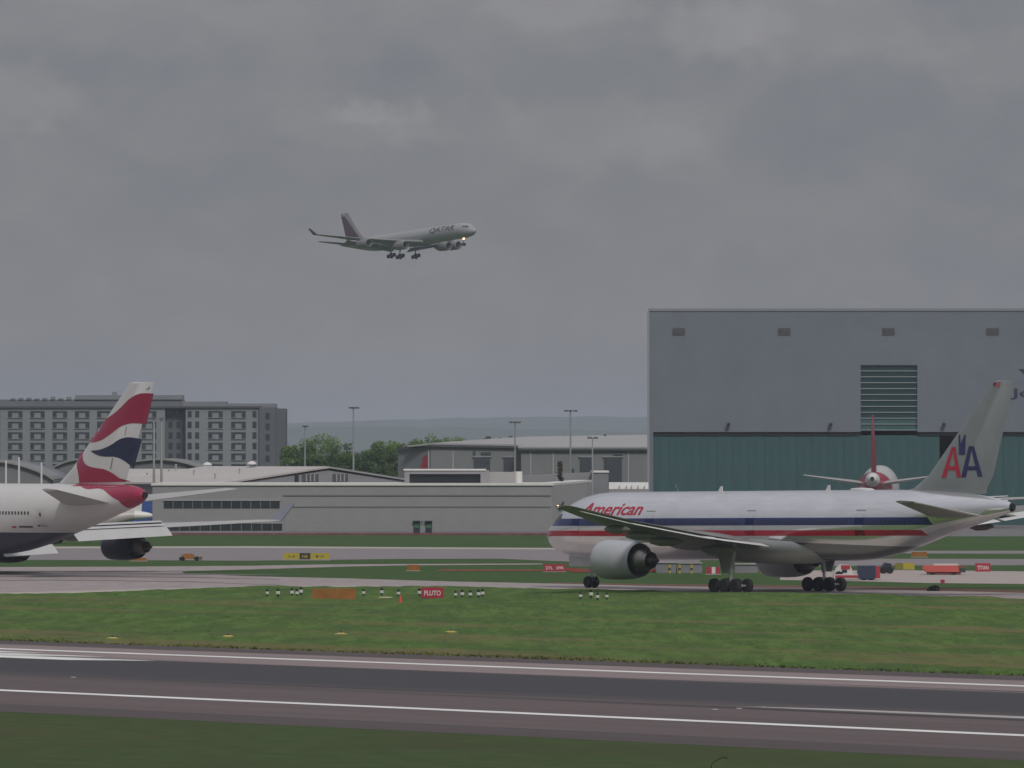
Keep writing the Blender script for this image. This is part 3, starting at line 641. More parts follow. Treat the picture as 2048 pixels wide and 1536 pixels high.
pts = [(s, min(max(z, ba.bot(s)+.015), ba.top(s)-.015)) for s, z in pts]
e0 = pts[0][0]; last = pts[-1][0]
botline = [(s, ba.bot(s)+.015) for s in np.linspace(last+.1, 68.5, 8)]; topline = [(s, ba.top(s)-.015) for s in np.linspace(68.5, e0, 12)]
ba.decal('red_tail_cone', [pts + botline + topline], redfin, bs, sides=(1, -1), off=.02, step=.22)
for s in list(np.arange(36, 53.2, .52)) :
    z = 6.32; wmb = MB(); wmb.add([ba.P(s+dx, ba.side(s, z+dz)+.012, z+dz) for dx, dz in ((-.11,-.17),(.11,-.17),(.14,0),(.11,.17),(-.11,.17),(-.14,0))], [(0,1,2,3,4,5)]); wmb.build('window', winm, root)
s, z = ba.uv(80, 1029, bs); ba.decal('door', [[(s-.55, z-1.5), (s+.55, z-1.5), (s+.55, z+.55), (s-.55, z+.55)]], mat('door_white', (.57,.56,.55), .4), bs, off=.015)
ba.decal('door_window', [[(s-.1, z-.18), (s+.14, z-.18), (s+.14, z+.18), (s-.1, z+.18)]], winm, bs, off=.03)
for (xa, xb, yy, m_) in ((24, 33, 1054, redp), (38, 66, 1053.5, hub), (76, 94, 1051.5, winm)):
    s, z = ba.uv(xa, yy, bs); s2, _ = ba.uv(xb, yy, bs); ba.decal('small_marking', [[(s, z-.09), (s2, z-.09), (s2, z+.09), (s, z+.09)]], m_, bs, off=.012)

virg = mat('white_and_red_paint', (.62,.62,.62), .35, noise=(.4,.03), coat=.2, layers=[((.40,.015,.05), [((-1,0,.35), 23.5), ((1,0,0), -32.9)])])
vfin = mat('red_tail_paint', (.40,.02,.055), .35, coat=.2, noise=(.5,.06), layers=[((.6,.52,.52), [((0,0,-1), -13.2), ((1,0,0.8), -15.2)])])
vy = 1163.0
root = thing('airliner', 'parked jumbo airliner with red fin seen from behind in front of the grey hangar', 'airliner', (WX(1744.5, vy) + 35.3*math.sin(R(4.2)), vy + 35.3, .016), R(90-4.2))
va, vf, vff = jumbo(root, virg, vfin, plainw, 33.5, fintop=18.4)

# ------------------------------------------------------------------ four-engine airliner in flight, landing
stA34 = [(0,4.6,4.3,.08),(.5,5.2,3.8,.7),(1,5.6,3.5,1.1),(2,6.3,3.1,1.65),(3,6.9,2.85,2.05),(4.5,7.4,2.6,2.45),(6.5,7.7,2.5,2.75),(8.5,7.75,2.48,2.82),(52,7.75,2.48,2.82),(56,7.75,2.75,2.78),(60,7.72,3.35,2.5),(64,7.65,4.1,2.05),(68,7.5,4.9,1.45),(71,7.2,5.5,.9),(73,6.85,5.9,.5),(73.8,6.6,6.1,.25)]
qy = 2458.0
qw = mat('pale_grey_paint', (.325,.325,.33), .4, coat=.15, noise=(.4,.03))
qfin = mat('maroon_fin_paint', (.075,.035,.055), .4, layers=[((.30,.29,.30), [((1,0,.956), -15.6)]), ((.10,.03,.055), [((-1,0,-.956), 17.5), ((0,0,-1), -11.0)]), ((.26,.25,.26), [((0,0,1), 16.0)])], noise=(.7,.15))
qmar = mat('maroon_paint', (.022,.008,.018), .6)
qeng = mat('engine_grey', (.20,.20,.21), .45)
qwing = mat('dull_wing_paint', (.20,.20,.20), .5, noise=(.5,.08))
root = thing('airliner', 'four-engine airliner coming in to land under the clouds with gear down and landing light on', 'airliner', (WX(806, qy), qy, WZ(511, qy) + .3), -AX)
root.rotation_euler = (0, R(-4.0), -AX)
qa = Plane(root, 39.7, stA34); qa.fuselage(qw, 36)
qs = [(25.3, 2.4, 3.1, 14.6, .13, 2), (25.9, 2.9, 3.15, 14.0, .125, 2), (30.7, 9.4, 3.85, 9.6, .11, 1), (38.2, 20, 5.15, 5.8, .10, 0), (45.6, 30.2, 6.8, 2.8, .09, -1), (46.6, 31.1, 6.95, 2.0, .08, -1)]
for sg in (1, -1):
    wg = qa.wing('wing', qs, qwing, sign=sg)
    wl = [Vector(qa.P(46.5, sg*31.0, 6.93)), Vector(qa.P(48.7, sg*31.0, 6.93)), Vector(qa.P(50.2, sg*31.9, 9.2)), Vector(qa.P(49.3, sg*31.9, 9.2))]
    mb = MB(); mb.prism(wl, (0, sg*.12, 0)); mb.build('winglet', qmar, wg)
    for (y0, y1, sa, sb_, z0, z1, cc) in ((3.2, 9.2, 39.2, 39.9, 2.35, 3.0, 2.6), (9.6, 21, 39.9, 43.2, 3.1, 4.75, 2.1)):
        qa.wing('flap', [(sa, y0, z0, cc, .12, 28), (sb_, y1, z1, cc*.8, .12, 28)], qwing, sign=sg, parent=wg)
    for (y, s_, z) in ((6.2, 35.5, 2.2), (12.5, 37, 3.0), (17, 38.6, 3.6)):
        fm = MB(); fm.lathe([(0, .03), (-.6, .25), (-2.2, .4), (-4.0, .36), (-5.6, .03)], qa.P(s_, sg*y, z), n=12, squash=1.2); fm.build('flap_fairing', qwing, wg, smooth=50)
    for (y, s_, z) in ((9.3, 26.2, 1.95), (19.3, 33.4, 3.05)):
        qa.engine(s_, sg*y, z, 5.4, 1.5, qeng); qa.pylon(s_+1.3, s_+3.8, s_+8, sg*y, z+1.3, z+1.95, qw)
    qa.wing('tailplane', [(63.8, .9, 6.0, 6.6, .10, 0), (64.4, 1.5, 6.05, 6.2, .10, 0), (70.6, 10.9, 7.2, 2.4, .09, 0)], qwing, sign=sg, camber=-.005)
qf = [(57, 7.5, 0, 13, .02, 0), (60.2, 7.9, 0, 10.4, .085, 0), (62, 9.2, 0, 8.9, .09, 0), (68.9, 17.0, 0, 4.3, .085, 0), (69.4, 17.1, 0, 3.6, .05, 0)]
qfn = qa.wing('fin', qf, qfin, vertical=True)
qsid = lambda s, z: qa.side(s, z)
vs, fs = text_tris('QATAR', 13.4, 2.15)
qa.decal('lettering', None, qmar, qsid, tris=([(21.6-a_, 5.1+b_) for a_, b_ in vs], fs), sides=(-1,), off=.02, step=.2)
for sg in (1, -1):
    for lp in ([(2.0,5.75),(3.3,5.85),(3.5,6.35),(2.6,6.4)], [(3.45,5.9),(4.6,6.05),(4.4,6.5),(3.6,6.4)]): qa.decal('cockpit_window', [lp], glass, qsid, sides=(sg,), off=.02)
cw = MB()
for s in np.arange(8, 64, .533): cw.add([qa.P(s+dx, -(qa.side(s, 5.05+dz)+.015), 5.05+dz) for dx, dz in ((-.11,-.15),(.11,-.15),(.11,.15),(-.11,.15))], [(0,1,2,3)])
cwo = cw.build('cabin_windows', mat('faint_window', (.22,.23,.25), .4), root); cwo['kind'] = 'stuff'
wm = wheel_mesh(.7, .55)
for (s_, y, nm) in ((39.4, 5.3, 'main_gear'), (39.4, -5.3, 'main_gear'), (41.3, 0, 'centre_gear')): gear(qa, nm, s_, y, 2, 1.4, .7, 3.2, wm, zc=-.45, tiltdeg=18)
ng = gear(qa, 'nose_gear', 6.7, 0, 1, .8, .55, 2.7, wheel_mesh(.52, .42), zc=.45)
ll = MB(); ll.lathe([(.22, .05), (.2, .35), (0, .42), (-.2, .35), (-.25, .05)], qa.P(6.45, 0, 2.35), n=14); ll.build('landing_light', mat('landing_light', (1,.8,.6), .5, emit=((1,.58,.28), 5)), ng, smooth=40)

# ------------------------------------------------------------------ distant small aircraft
def small_jet(px, tailY, label, body, finm, heading, ftop, r=1.9, tail_s=36.5, name='airliner', zc=3.6, fin_s=(29.5, 34.4), finch=(6.4, 2.2), wing=True, tailp=True):
    st = [(0,zc-.4,zc-.6,.08),(1,zc+.7,zc-1.2,r*.5),(2.5,zc+1.4,zc-1.7,r*.85),(5,zc+r,zc-r,r),(tail_s*.66,zc+r,zc-r,r),(tail_s*.78,zc+r*.95,zc-r*.65,r*.88),(tail_s*.9,zc+r*.85,zc,r*.5),(tail_s-.2,zc+r*.6,zc+r*.2,r*.2),(tail_s,zc+r*.5,zc+r*.3,r*.1)]
    hx = Vector((math.cos(heading), math.sin(heading), 0)); tail = Vector((WX(px, tailY), tailY, 0))
    rt = thing(name, label, 'airliner', tail + hx*(tail_s*.5), heading); rt.location.z = .016
    a = Plane(rt, tail_s*.5, st); a.fuselage(body, 28)
    a.wing('fin', [(fin_s[0], zc+r*.7, 0, finch[0], .09, 0), (fin_s[1], ftop, 0, finch[1], .09, 0)], finm, vertical=True)
    for sg in (1, -1):
        if tailp: a.wing('tailplane', [(tail_s*.84, .5, zc+r*.4, 4, .1, 0), (tail_s*.93, 6, zc+r*.4+.6, 1.6, .09, 0)], wingm, sign=sg)
        if wing:
            a.wing('wing', [(tail_s*.31, 1.5, zc-r*.6, 6.2, .12, 1), (tail_s*.5, 16.5, zc+.6, 1.6, .1, 0)], wingm, sign=sg)
    wm_ = wheel_mesh(.55, .4)
    for sg in (1, -1): gear(a, 'main_gear', tail_s*.5, sg*3, 1, .9, .55, zc-r*.5, wm_)
    gear(a, 'nose_gear', 4.5, 0, 1, .6, .45, zc-r*.8, wm_, zc=.55)
    return a
small_jet(856, 1262, 'distant airliner behind the low grey terminal with only its red and white fin showing', plainw,
          mat('red_white_fin', (.6,.56,.54), .4, layers=[((.42,.02,.05), [((-1,0,-.62), 8.35)])]), R(112), 11.9, fin_s=(29.5, 34.2), finch=(6.2, 2.3))
small_jet(305, 985, 'small pale jet whose tail cone pokes out behind the jumbo airliner', mat('pinkish_white', (.46,.42,.42), .4, layers=[((.7,.68,.66), [((-1,0,0), 10.6)])]), plainw, math.pi-.03, 7.0, r=1.55, tail_s=26, zc=3.2, fin_s=(20.3, 22.9), finch=(4.2, 1.8), wing=False, tailp=False)

# ================================================================== buildings
rib = mat('ribbed_grey_cladding', (.158,.178,.212), .6, noise=[(.12, .05), (1.5, .03, (3, 3, .2)), (.3, .03)], spec=.3)
trim = mat('pale_trim', (.36,.37,.375), .6, noise=(.4, .06))
teal = mat('teal_door', (.046,.108,.112), .55, noise=[(.5, .10, (2, 2, .12)), (.2, .08)], spec=.35)
tealg = mat('teal_glass', (.022,.05,.056), .18, noise=(.3, .12))
bar = mat('glazing_bar', (.25,.31,.31), .5)
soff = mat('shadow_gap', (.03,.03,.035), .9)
# --- hangar
hy = 1240.0; hx0 = WX(1298, hy)
hg = thing('hangar', 'tall grey hangar with teal sliding doors and a banded window above them', 'hangar', (hx0, hy, 0), R(-1.35))
hX = lambda px: WX(px, hy) - hx0
hZ = lambda py: WZ(py, hy)
WTOP, WBOT = hZ(622), hZ(864)
wx0, wx1, wz1 = hX(1721), hX(1834), hZ(730)
xr = hX(2560)
mb = MB()
mb.box(0, wx0, 0, 1.2, WBOT, WTOP); mb.box(wx1, xr, 0, 1.2, WBOT, WTOP); mb.box(wx0, wx1, .004, 1.2, wz1, WTOP-.004)
mb.box(0, .72, .003, 1.2, 0, WBOT)
mb.box(0, 1.2, 1.2, 95, 0, WTOP-.003); mb.box(xr-1.2, xr, 1.2, 95, 0, WTOP-.003); mb.box(1.2, xr-1.2, 94, 95, 0, WTOP-.003)
mb.build('wall', rib, hg)
mb = MB(); mb.box(-.15, xr+.15, -.15, 95.2, WTOP, WTOP+.45); mb.build('roof', mat('roof_edge', (.22,.24,.26), .6), hg)
mb = MB(); mb.box(-.3, .1, -.25, .5, 0, WTOP-.01); mb.build('corner_trim', mat('corner_grey', (.25,.27,.28), .6), hg)
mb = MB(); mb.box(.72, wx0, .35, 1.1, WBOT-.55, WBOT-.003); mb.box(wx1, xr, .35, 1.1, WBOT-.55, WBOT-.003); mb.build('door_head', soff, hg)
# vertical door panels with ribs, one by one
pw = 2.72
mb = MB(); mb.box(0, pw-.03, 0, .35, 0, WBOT-.57)
nr = 9
for i in range(nr): mb.box((i+.25)*(pw-.07)/nr, (i+.62)*(pw-.07)/nr, -.06, 0, .15, WBOT-.75)
pm = mb.mesh('door_panel', teal)
gap0, gap1 = hX(1882), hX(1945)
x = .72
while x < xr - pw:
    if not (gap0 - .3 < x + pw/2 < gap1):
        o = link('door_panel', pm, hg, (x, .62 + (.05 if int(x/pw) % 2 else 0), 0))
        if x+pw > wx0 and x < wx1: pass
    x += pw
mb = MB(); mb.box(gap0-1, gap1+1, 30, 30.4, 0, WBOT); mb.build('inner_wall', soff, hg)
# banded window
zb = hZ(866); rows = [730 + (860-730)/11*i for i in range(12)]
for i in range(11):
    z1_, z0_ = hZ(rows[i]), hZ(rows[i+1])
    mb = MB(); mb.box(wx0+.004, wx1-.004, .45, .6, z0_+.08, z1_ - .08); mb.build('pane', tealg if i < 9 else teal, hg)
    mb = MB(); mb.box(wx0+.004, wx1-.004, .25, .62, z0_-.07, z0_+.07); mb.build('glazing_bar', bar, hg)
mb = MB(); mb.box(wx0+.004, wx1-.004, .25, .62, wz1-.12, wz1-.005); mb.build('glazing_bar', bar, hg)
ventm = mat('vent_louvre', (.07,.075,.08), .6)
for px in (1345, 1556, 1764, 1972, 2180):
    x0_, x1_ = hX(px), hX(px+25); z0_, z1_ = hZ(670.5), hZ(656)
    mb = MB(); mb.box(x0_, x1_, -.06, -.004, z0_, z1_); v = mb.build('vent', ventm, hg)
    sl_ = MB()
    for j in range(4): sl_.box(x0_+.05, x1_-.05, -.16, -.06, z0_ + (j+.15)*(z1_-z0_)/4, z0_ + (j+.55)*(z1_-z0_)/4)
    sl_.build('louvre', mat('louvre_slat', (.12,.125,.13), .6) if 'louvre_slat' not in MATS else MATS['louvre_slat'], v)
for px in (1457, 1661, 1887, 2090):
    x_ = hX(px); z_ = hZ(849)
    mb = MB(); mb.tube([(x_, -.05, z_+.3), (x_, -.5, z_+.2)], .07, 6); mb.box(x_-.28, x_+.28, -.95, -.4, z_-.3, z_+.22); mb.build('floodlight', soff, hg)
navyl = mat('navy_lettering', (.03,.022,.06), .6)
text_obj('lettering', 'V', hX(2080)-hX(2036), hZ(738)-hZ(765), navyl, hg, hX(2036), -.06, hZ(765), shear=-.15, th=.05)
text_obj('lettering', 'Jo', hX(2064)-hX(2020), hZ(777)-hZ(799), navyl, hg, hX(2020), -.06, hZ(799), th=.05)

# --- long low grey terminal
ty = 1090.0
wallm = mat('grey_render_wall', (.278,.273,.286), .75, noise=[(.15, .05), (1.2, .04, (.3, 1, 3))], spec=.25)
wallw = mat('pale_render_wall', (.36,.355,.355), .7, noise=[(.2, .05), (1.5, .03)], spec=.25)
cop = mat('white_coping', (.68,.67,.65), .55, noise=(.4, .05))
glz = mat('dark_strip_window', (.028,.033,.038), .2, noise=(.8, .2))
tb = thing('terminal', 'long low grey terminal with white coping and dark strip windows', 'terminal', (WX(305, ty), ty, 0))
tX = lambda px: WX(px, ty) - WX(305, ty); tZ = lambda py: WZ(py, ty)
T1 = tZ(971)
mb = MB(); mb.box(0, tX(1104), 0, 34, 0, T1-.004); mb.build('wall', wallm, tb)
mb = MB()
for (a, b_) in ((tX(567), tX(1102)),):
    for zq in (tZ(990.5), tZ(1013.5)): mb.box(a, b_, -.14, -.004, zq-.09, zq+.09)
mb.build('wall_groove', mat('groove_shadow', (.18,.178,.18), .8), tb)
mb = MB(); mb.box(-.2, tX(1104)+.2, -.25, 34.2, T1, T1+.34); mb.build('coping', cop, tb)
# panel joints: every upright wall panel of the right part stands a little proud
pmesh = MB(); pmesh.box(0, tX(614)-tX(569)-.06, -.05, -.003, .5, tZ(1014.6)); pmesh = pmesh.mesh('wall_panel', wallm)
for i in range(12):
    xx = tX(569 + 44.6*i)
    if xx + 3.3 < tX(1104): link('wall_panel', pmesh, tb, (xx, 0, 0))
for (xa, xb, ya, yb, n) in ((327, 560, 1001.5, 1016.5, 12), (318, 565, 1047, 1061, 12)):
    for i in range(n):
        a, b_ = tX(xa + (xb-xa)*i/n), tX(xa + (xb-xa)*(i+1)/n)
        mb = MB(); mb.box(a+.05, b_-.05, -.07, -.004, tZ(yb), tZ(ya)); mb.build('window', glz, tb)
    mb = MB(); mb.box(tX(xa)-.15, tX(xb)+.15, -.16, -.003, tZ(ya)+.004, tZ(ya)+.16); mb.build('window_head', trim, tb)
doorg = mat('green_door_panel', (.045,.14,.085), .5); doord = mat('dark_door', (.025,.03,.045), .4)
for px in (827, 851):
    mb = MB(); mb.box(tX(px), tX(px+13), -.12, -.004, 0, tZ(1044)); d = mb.build('door', doord, tb)
    mb = MB(); mb.box(tX(px)+.12, tX(px+13)-.12, -.16, -.121, tZ(1056), tZ(1046)); mb.build('door_panel', doorg, d)
    mb = MB(); mb.box(tX(px-1), tX(px+14), -.7, -.004, tZ(1043), tZ(1041.4)); mb.build('canopy', soff, d)
mb = MB(); mb.tube([(tX(845), -.1, tZ(1042)), (tX(845), -.7, tZ(1041.5))], .1, 6); mb.build('lamp', bar, tb)
redb = mat('red_kerb_paint', (.17,.06,.07), .7, noise=(1, .3))
mb = MB(); mb.box(0, tX(1100), -.5, -.35, 0, .32); mb.build('red_kerb', redb, tb)
# receding pale end wall with a winged emblem
ex0, ey0 = tX(1104), 0; ex1, ey1 = WX(1186, 1132) - WX(305, ty), 42
mb = MB(); mb.prism([(ex0+.01, ey0+.01, 0), (ex1, ey1, 0), (ex1, ey1, T1+.35), (ex0+.01, ey0+.01, T1-.01)], (-3, 1, 0)); mb.build('end_wall', wallw, tb)
mb = MB(); mb.prism([(ex0+.01, ey0-.15, T1-.005), (ex1, ey1-.15, T1+.36), (ex1, ey1-.15, T1+.68), (ex0+.01, ey0-.15, T1+.33)], (-3, 1, 0)); mb.build('end_coping', cop, tb)
ed = Vector((ex1-ex0, ey1-ey0, 0)).normalized(); en = Vector((ed.y, -ed.x, 0))*.12
emb = MB(); ctr = Vector((ex0, ey0, 0)) + ed*8.0 + Vector((0,0,tZ(1014)))
for lp in ([(-3.2,.1),(-1.2,-.35),(0,-.2),(2.0,.2),(3.6,.75),(2.4,-.1),(.8,-.45),(-.6,-.6),(-2.2,-.3)], [(-1.9,.15),(-1.2,.5),(-.6,.2),(-1.2,-.05)], [(.2,-.05),(1.6,.6),(3.0,.75),(1.6,.2)]):
    emb.prism([ctr + ed*u + Vector((0,0,q)) + en for u, q in lp], -en*.6)
emb.build('winged_emblem', soff, tb)
# rooftop plant room
ry = 8.0; RY = ty + ry; rX = lambda px: WX(px, RY) - WX(305, ty); rZ = lambda py: WZ(py, RY)
mb = MB(); a, b_, c_, d_ = rX(809), rX(819), rX(961), rX(978); z0_ = T1 + .345
mb.box(a, b_, ry, ry+10, z0_, rZ(941)); mb.box(c_, d_, ry, ry+10, z0_, rZ(941)); mb.box(b_, c_, ry+.004, ry+10, rZ(948), rZ(941)-.004); mb.box(b_, c_, ry+3, ry+10, z0_, rZ(948)-.003); mb.build('plant_room', wallm, tb)
mb = MB(); mb.box(a-.15, rX(972), ry-.2, ry+10.2, rZ(941), rZ(938)); mb.build('plant_room_roof', cop, tb)
lv = MB(); nl = 7; zt_ = rZ(948.3)
for j in range(nl): lv = MB(); lv.box(b_+.01, c_-.01, ry+.6, ry+.9, z0_ + (j+.1)*(zt_-z0_)/nl, z0_ + (j+.8)*(zt_-z0_)/nl); lv.build('louvre_slat', MATS['dark_strip_window'], tb)
mb = MB(); mb.box(d_+.01, rX(1031), ry+.3, ry+8, z0_, rZ(944)); mb.build('plant_room_annex', wallw, tb)
mb = MB(); mb.lathe([(z0_, rX(1042)/2-rX(1031)/2+.25), (rZ(943), rX(1042)/2-rX(1031)/2+.25)], (rX(1036), ry+1.2, 0), axis='z', n=20); mb.build('stair_drum', cop, tb, smooth=40)
# grey wall and block behind the end
by = 1140.0
bt = thing('annex', 'plain grey annex with a taller block end behind the terminal corner', 'building', (WX(1044, by), by, 0)); bX = lambda px: WX(px, by) - WX(1044, by); bZ = lambda py: WZ(py, by)
mb = MB(); mb.prism([(0, 0, 0), (bX(1184), 0, 0), (bX(1184), 0, bZ(945)), (0, 0, bZ(952))], (0, 14, 0)); mb.build('wall', mat('annex_grey', (.25,.25,.262), .7, noise=(.3, .05)), bt)
mb = MB(); mb.box(bX(1184)+.004, bX(1216), -6, 14, 0, bZ(945)); mb.build('end_block', mat('annex_dark', (.19,.20,.215), .7, noise=(.3, .05)), bt)
mb = MB(); mb.box(bX(1184)-.1, bX(1217), -6.2, 14.2, bZ(945)+.003, bZ(941.5)); mb.build('block_coping', cop, bt)
# white curved store by the hangar
sy = 1165.0
sh = thing('shed', 'low white shed with a rounded roof between terminal and hangar', 'shed', (WX(1218, sy), sy, 0)); sX = lambda px: WX(px, sy)-WX(1218, sy); sZ = lambda py: WZ(py, sy)
mb = MB(); n_ = 10; rr = 1.7; zt_ = sZ(964.5); lp = [(0, rr*math.cos(math.pi*i/n_)+rr, zt_-rr+rr*math.sin(math.pi*i/n_)) for i in range(n_+1)]
mb.prism([(0, 2*rr, 0)] + [] + lp[:] + [(0, 0, 0)], (sX(1297), 0, 0)); mb.build('shell', mat('white_sheet', (.60,.60,.585), .5, noise=(.7, .08)), sh, smooth=40)
for i, px in enumerate((1238, 1252, 1262, 1275, 1288)):
    mb = MB(); mb.box(sX(px), sX(px+2.2), -.12, .02, 0, sZ(971)); mb.build('post', trim, sh)
mb = MB(); mb.box(0, sX(1297), -.3, -.1, 0, sZ(978)); mb.build('low_wall', wallm, sh)

# --- gabled hall behind the terminal
roofp = mat('pale_sheet_roof', (.50,.46,.44), .55, noise=[(.1, .06), (.8, .05, (2, .3, 1))])
roofg = mat('grey_sheet_roof', (.34,.34,.35), .55, noise=[(.1, .06), (.8, .05)])
gl_ = Vector((WX(452, 1160), 1160, 0)); gr_ = Vector((WX(812, 1190), 1190, 0)); gm_ = gl_ + (gr_ - gl_)*.56
zl, zr, zm = WZ(969, 1160), WZ(963, 1190), WZ(936.5, 1176)
gh = thing('hall', 'low hall with pale sheet roof and grey gable behind the terminal', 'hall', gl_)
axd = Vector((-(gr_-gl_).y, (gr_-gl_).x, 0)).normalized()*29
P3 = lambda v, z: Vector((v.x-gl_.x, v.y-gl_.y, z))
gd = (gr_-gl_).normalized()
mb = MB(); mb.prism([P3(gl_, 0), P3(gr_, 0), P3(gr_, zr), P3(gm_, zm-.35), P3(gl_, zl)], axd); mb.build('wall', wallm, gh)
un = Vector((0, 0, .3)); ov = -axd.normalized()*.35
for (A_, B_, m_) in (((P3(gl_, zl) - gd*1.2), P3(gm_, zm), roofp), (P3(gm_, zm), P3(gr_, zr) + gd*1.2, roofg)):
    mb = MB(); mb.prism([A_+ov+Vector((0,0,.02)), B_+ov+Vector((0,0,.02)), B_+ov+un, A_+ov+un], axd); mb.build('roof', m_, gh)
pn = Vector((gd.y, -gd.x, 0))
wtm = mat('gable_window', (.10,.105,.115), .3)
def gpt(u, z, d): return P3(gl_, 0) + (gr_-gl_)*u + Vector((0, 0, z)) + pn*d
for (u0, u1) in ((.415, .505), (.585, .67)):
    mb = MB(); zw0, zw1 = WZ(963, 1175), WZ(948, 1175); mb.prism([gpt(u0, zw0, .1), gpt(u1, zw0, .1), gpt(u1, zw1, .1), gpt(u0, zw1, .1)], -pn*.09); wn_ = mb.build('window', wtm, gh)
    for j in range(1, 4):
        uu = u0+(u1-u0)*j/4; mb = MB(); mb.prism([gpt(uu-.003, zw0, .14), gpt(uu+.003, zw0, .14), gpt(uu+.003, zw1, .14), gpt(uu-.003, zw1, .14)], -pn*.035); mb.build('mullion', trim, wn_)
mb = MB(); mb.prism([gpt(.375, .1, .25), gpt(.392, .1, .25), gpt(.392, WZ(945, 1175), .25), gpt(.375, WZ(945, 1175), .25)], -pn*.2); mb.build('downpipe', soff, gh)
# roof cowls on the pale slope
for (u, v_, big) in ((.2, .25, 0), (.42, .6, 0), (.5, .3, 0), (.93, .55, 1)):
    q = P3(gl_, zl) + (P3(gm_, zm)-P3(gl_, zl))*u + axd*v_; mb = MB()
    q = q + Vector((0, 0, .2))
    if big: mb.tube([q, q+Vector((0,0,.6))], .35, 10); mb.lathe([(.6, .8), (.8, .75), (1.05, .4), (1.15, .02)], q, axis='z', n=14, mi=1)
    else: mb.tube([q, q+Vector((0,0,.95))], .13, 8); mb.lathe([(.95, .02), (.95, .26), (1.15, .02)], q, axis='z', n=10)
    mb.build('roof_cowl', [trim, cop], gh)

# --- long pale roof further left, behind the swirl fin
ly = 1215.0
lh = thing('shed', 'long low shed with a wide pale sloping roof just right of the swirl fin', 'shed', (WX(178, ly), ly, 0)); lX = lambda px: WX(px, ly) - WX(178, ly)
mb = MB(); mb.box(0, lX(445), 0, 25, 0, WZ(970, ly)); mb.build('wall', wallm, lh)
mb = MB(); mb.prism([(-.3, -.6, WZ(967.5, ly)), (-.3, -.6, WZ(970, ly)-.05), (-.3, 25.4, WZ(941, ly+25)), (-.3, 25.4, WZ(937.5, ly+25))], (lX(445)+.6, 0, 0)); mb.build('roof', roofp, lh)
for px, f_ in ((290, .3), (330, .55), (363, .3), (395, .3), (402, 1.0), (340, .85), (430, .4)):
    mb = MB(); q = Vector((lX(px), -.6+26*f_, WZ(967.5, ly)+(WZ(937.5, ly+25)-WZ(967.5, ly))*f_))
    if f_ == 1.0: mb.tube([q, q+Vector((0,0,.6))], .35, 10); mb.lathe([(.6, .8), (.8, .75), (1.05, .4), (1.15, .02)], q, axis='z', n=14, mi=1)
    else: mb.tube([q, q+Vector((0,0,1.0))], .14, 8); mb.lathe([(1.0, .02), (1.0, .28), (1.2, .02)], q, axis='z', n=10)
    mb.build('roof_cowl', [trim, cop], lh)
# --- vaulted sheds at the left
vm = mat('vault_grey', (.17,.175,.185), .6, noise=[(.1, .08), (.7, .05)]); vedge = mat('vault_edge', (.27,.28,.27), .6); roofv = mat('vault_roof', (.20,.205,.215), .55, noise=[(.1, .06), (.8, .05)])
def vault(px0, px1, pytop, pyeave, y, label, m, dep=60):
    x0_, x1_ = WX(px0, y), WX(px1, y); z1_, z0_ = WZ(pytop, y), WZ(pyeave, y); n_ = 16
    vt = thing('vaulted_shed', label, 'shed', (x0_, y, 0)); W_ = x1_-x0_
    arc = [(W_*i/n_, 0, z0_ + (z1_-z0_)*math.sin(math.pi*i/n_)**.8) for i in range(n_+1)]
    mb = MB(); mb.prism([(0,0,0)] + [(x, .05, z-.3) for x, _, z in arc] + [(W_, 0, 0)], (0, dep, 0)); mb.build('wall', m, vt)
    mb = MB()
    for i in range(n_): mb.add([(arc[i][0], -.6, arc[i][2]), (arc[i+1][0], -.6, arc[i+1][2]), (arc[i+1][0], dep, arc[i+1][2]), (arc[i][0], dep, arc[i][2])], [(0,1,2,3)])
    me = mb.mesh('roof', roofg, 50); me.materials[0] = roofv; o = link('roof', me, vt); so = o.modifiers.new('thickness', 'SOLIDIFY'); so.thickness = .25
    mb = MB()
    for i in range(n_): mb.prism([arc[i], arc[i+1], (arc[i+1][0], 0, arc[i+1][2]-.3), (arc[i][0], 0, arc[i][2]-.3)], (0, -.75, 0))
    mb.build('arch_edge', vedge, vt)
    return vt
vault(-160, 108, 920, 958, 1330, 'large dark vaulted shed at the left behind the jumbo airliner', vm)
vault(90, 250, 916, 944, 1420, 'farther vaulted shed with pale arch edge left of the swirl fin', vm)
vault(215, 415, 917, 941, 1400, 'low grey vaulted shed between the swirl fin and the white roof', mat('vault_blue_grey', (.15,.155,.165), .6, noise=(.2, .06)))
for i, (px, tp, lab) in enumerate(((12, 921, 'slim white post at the far left by the dark vault'), (38, 914, 'tall white post before the dark vaulted shed'), (83, 925, 'white post at the right foot of the dark vault'))):
    y = 1300; t_ = thing('post', lab, 'post', (WX(px, y), y, 0), group='white posts by the vaulted sheds')
    mb = MB(); mb.tube([(0,0,0), (0,0,WZ(tp, y))], [.22, .16], 10); mb.build('shaft', cop, t_, smooth=40); mb = MB(); mb.lathe([(0,.35),(.25,.35),(.3,.2)], axis='z', n=10); mb.build('base', trim, t_)

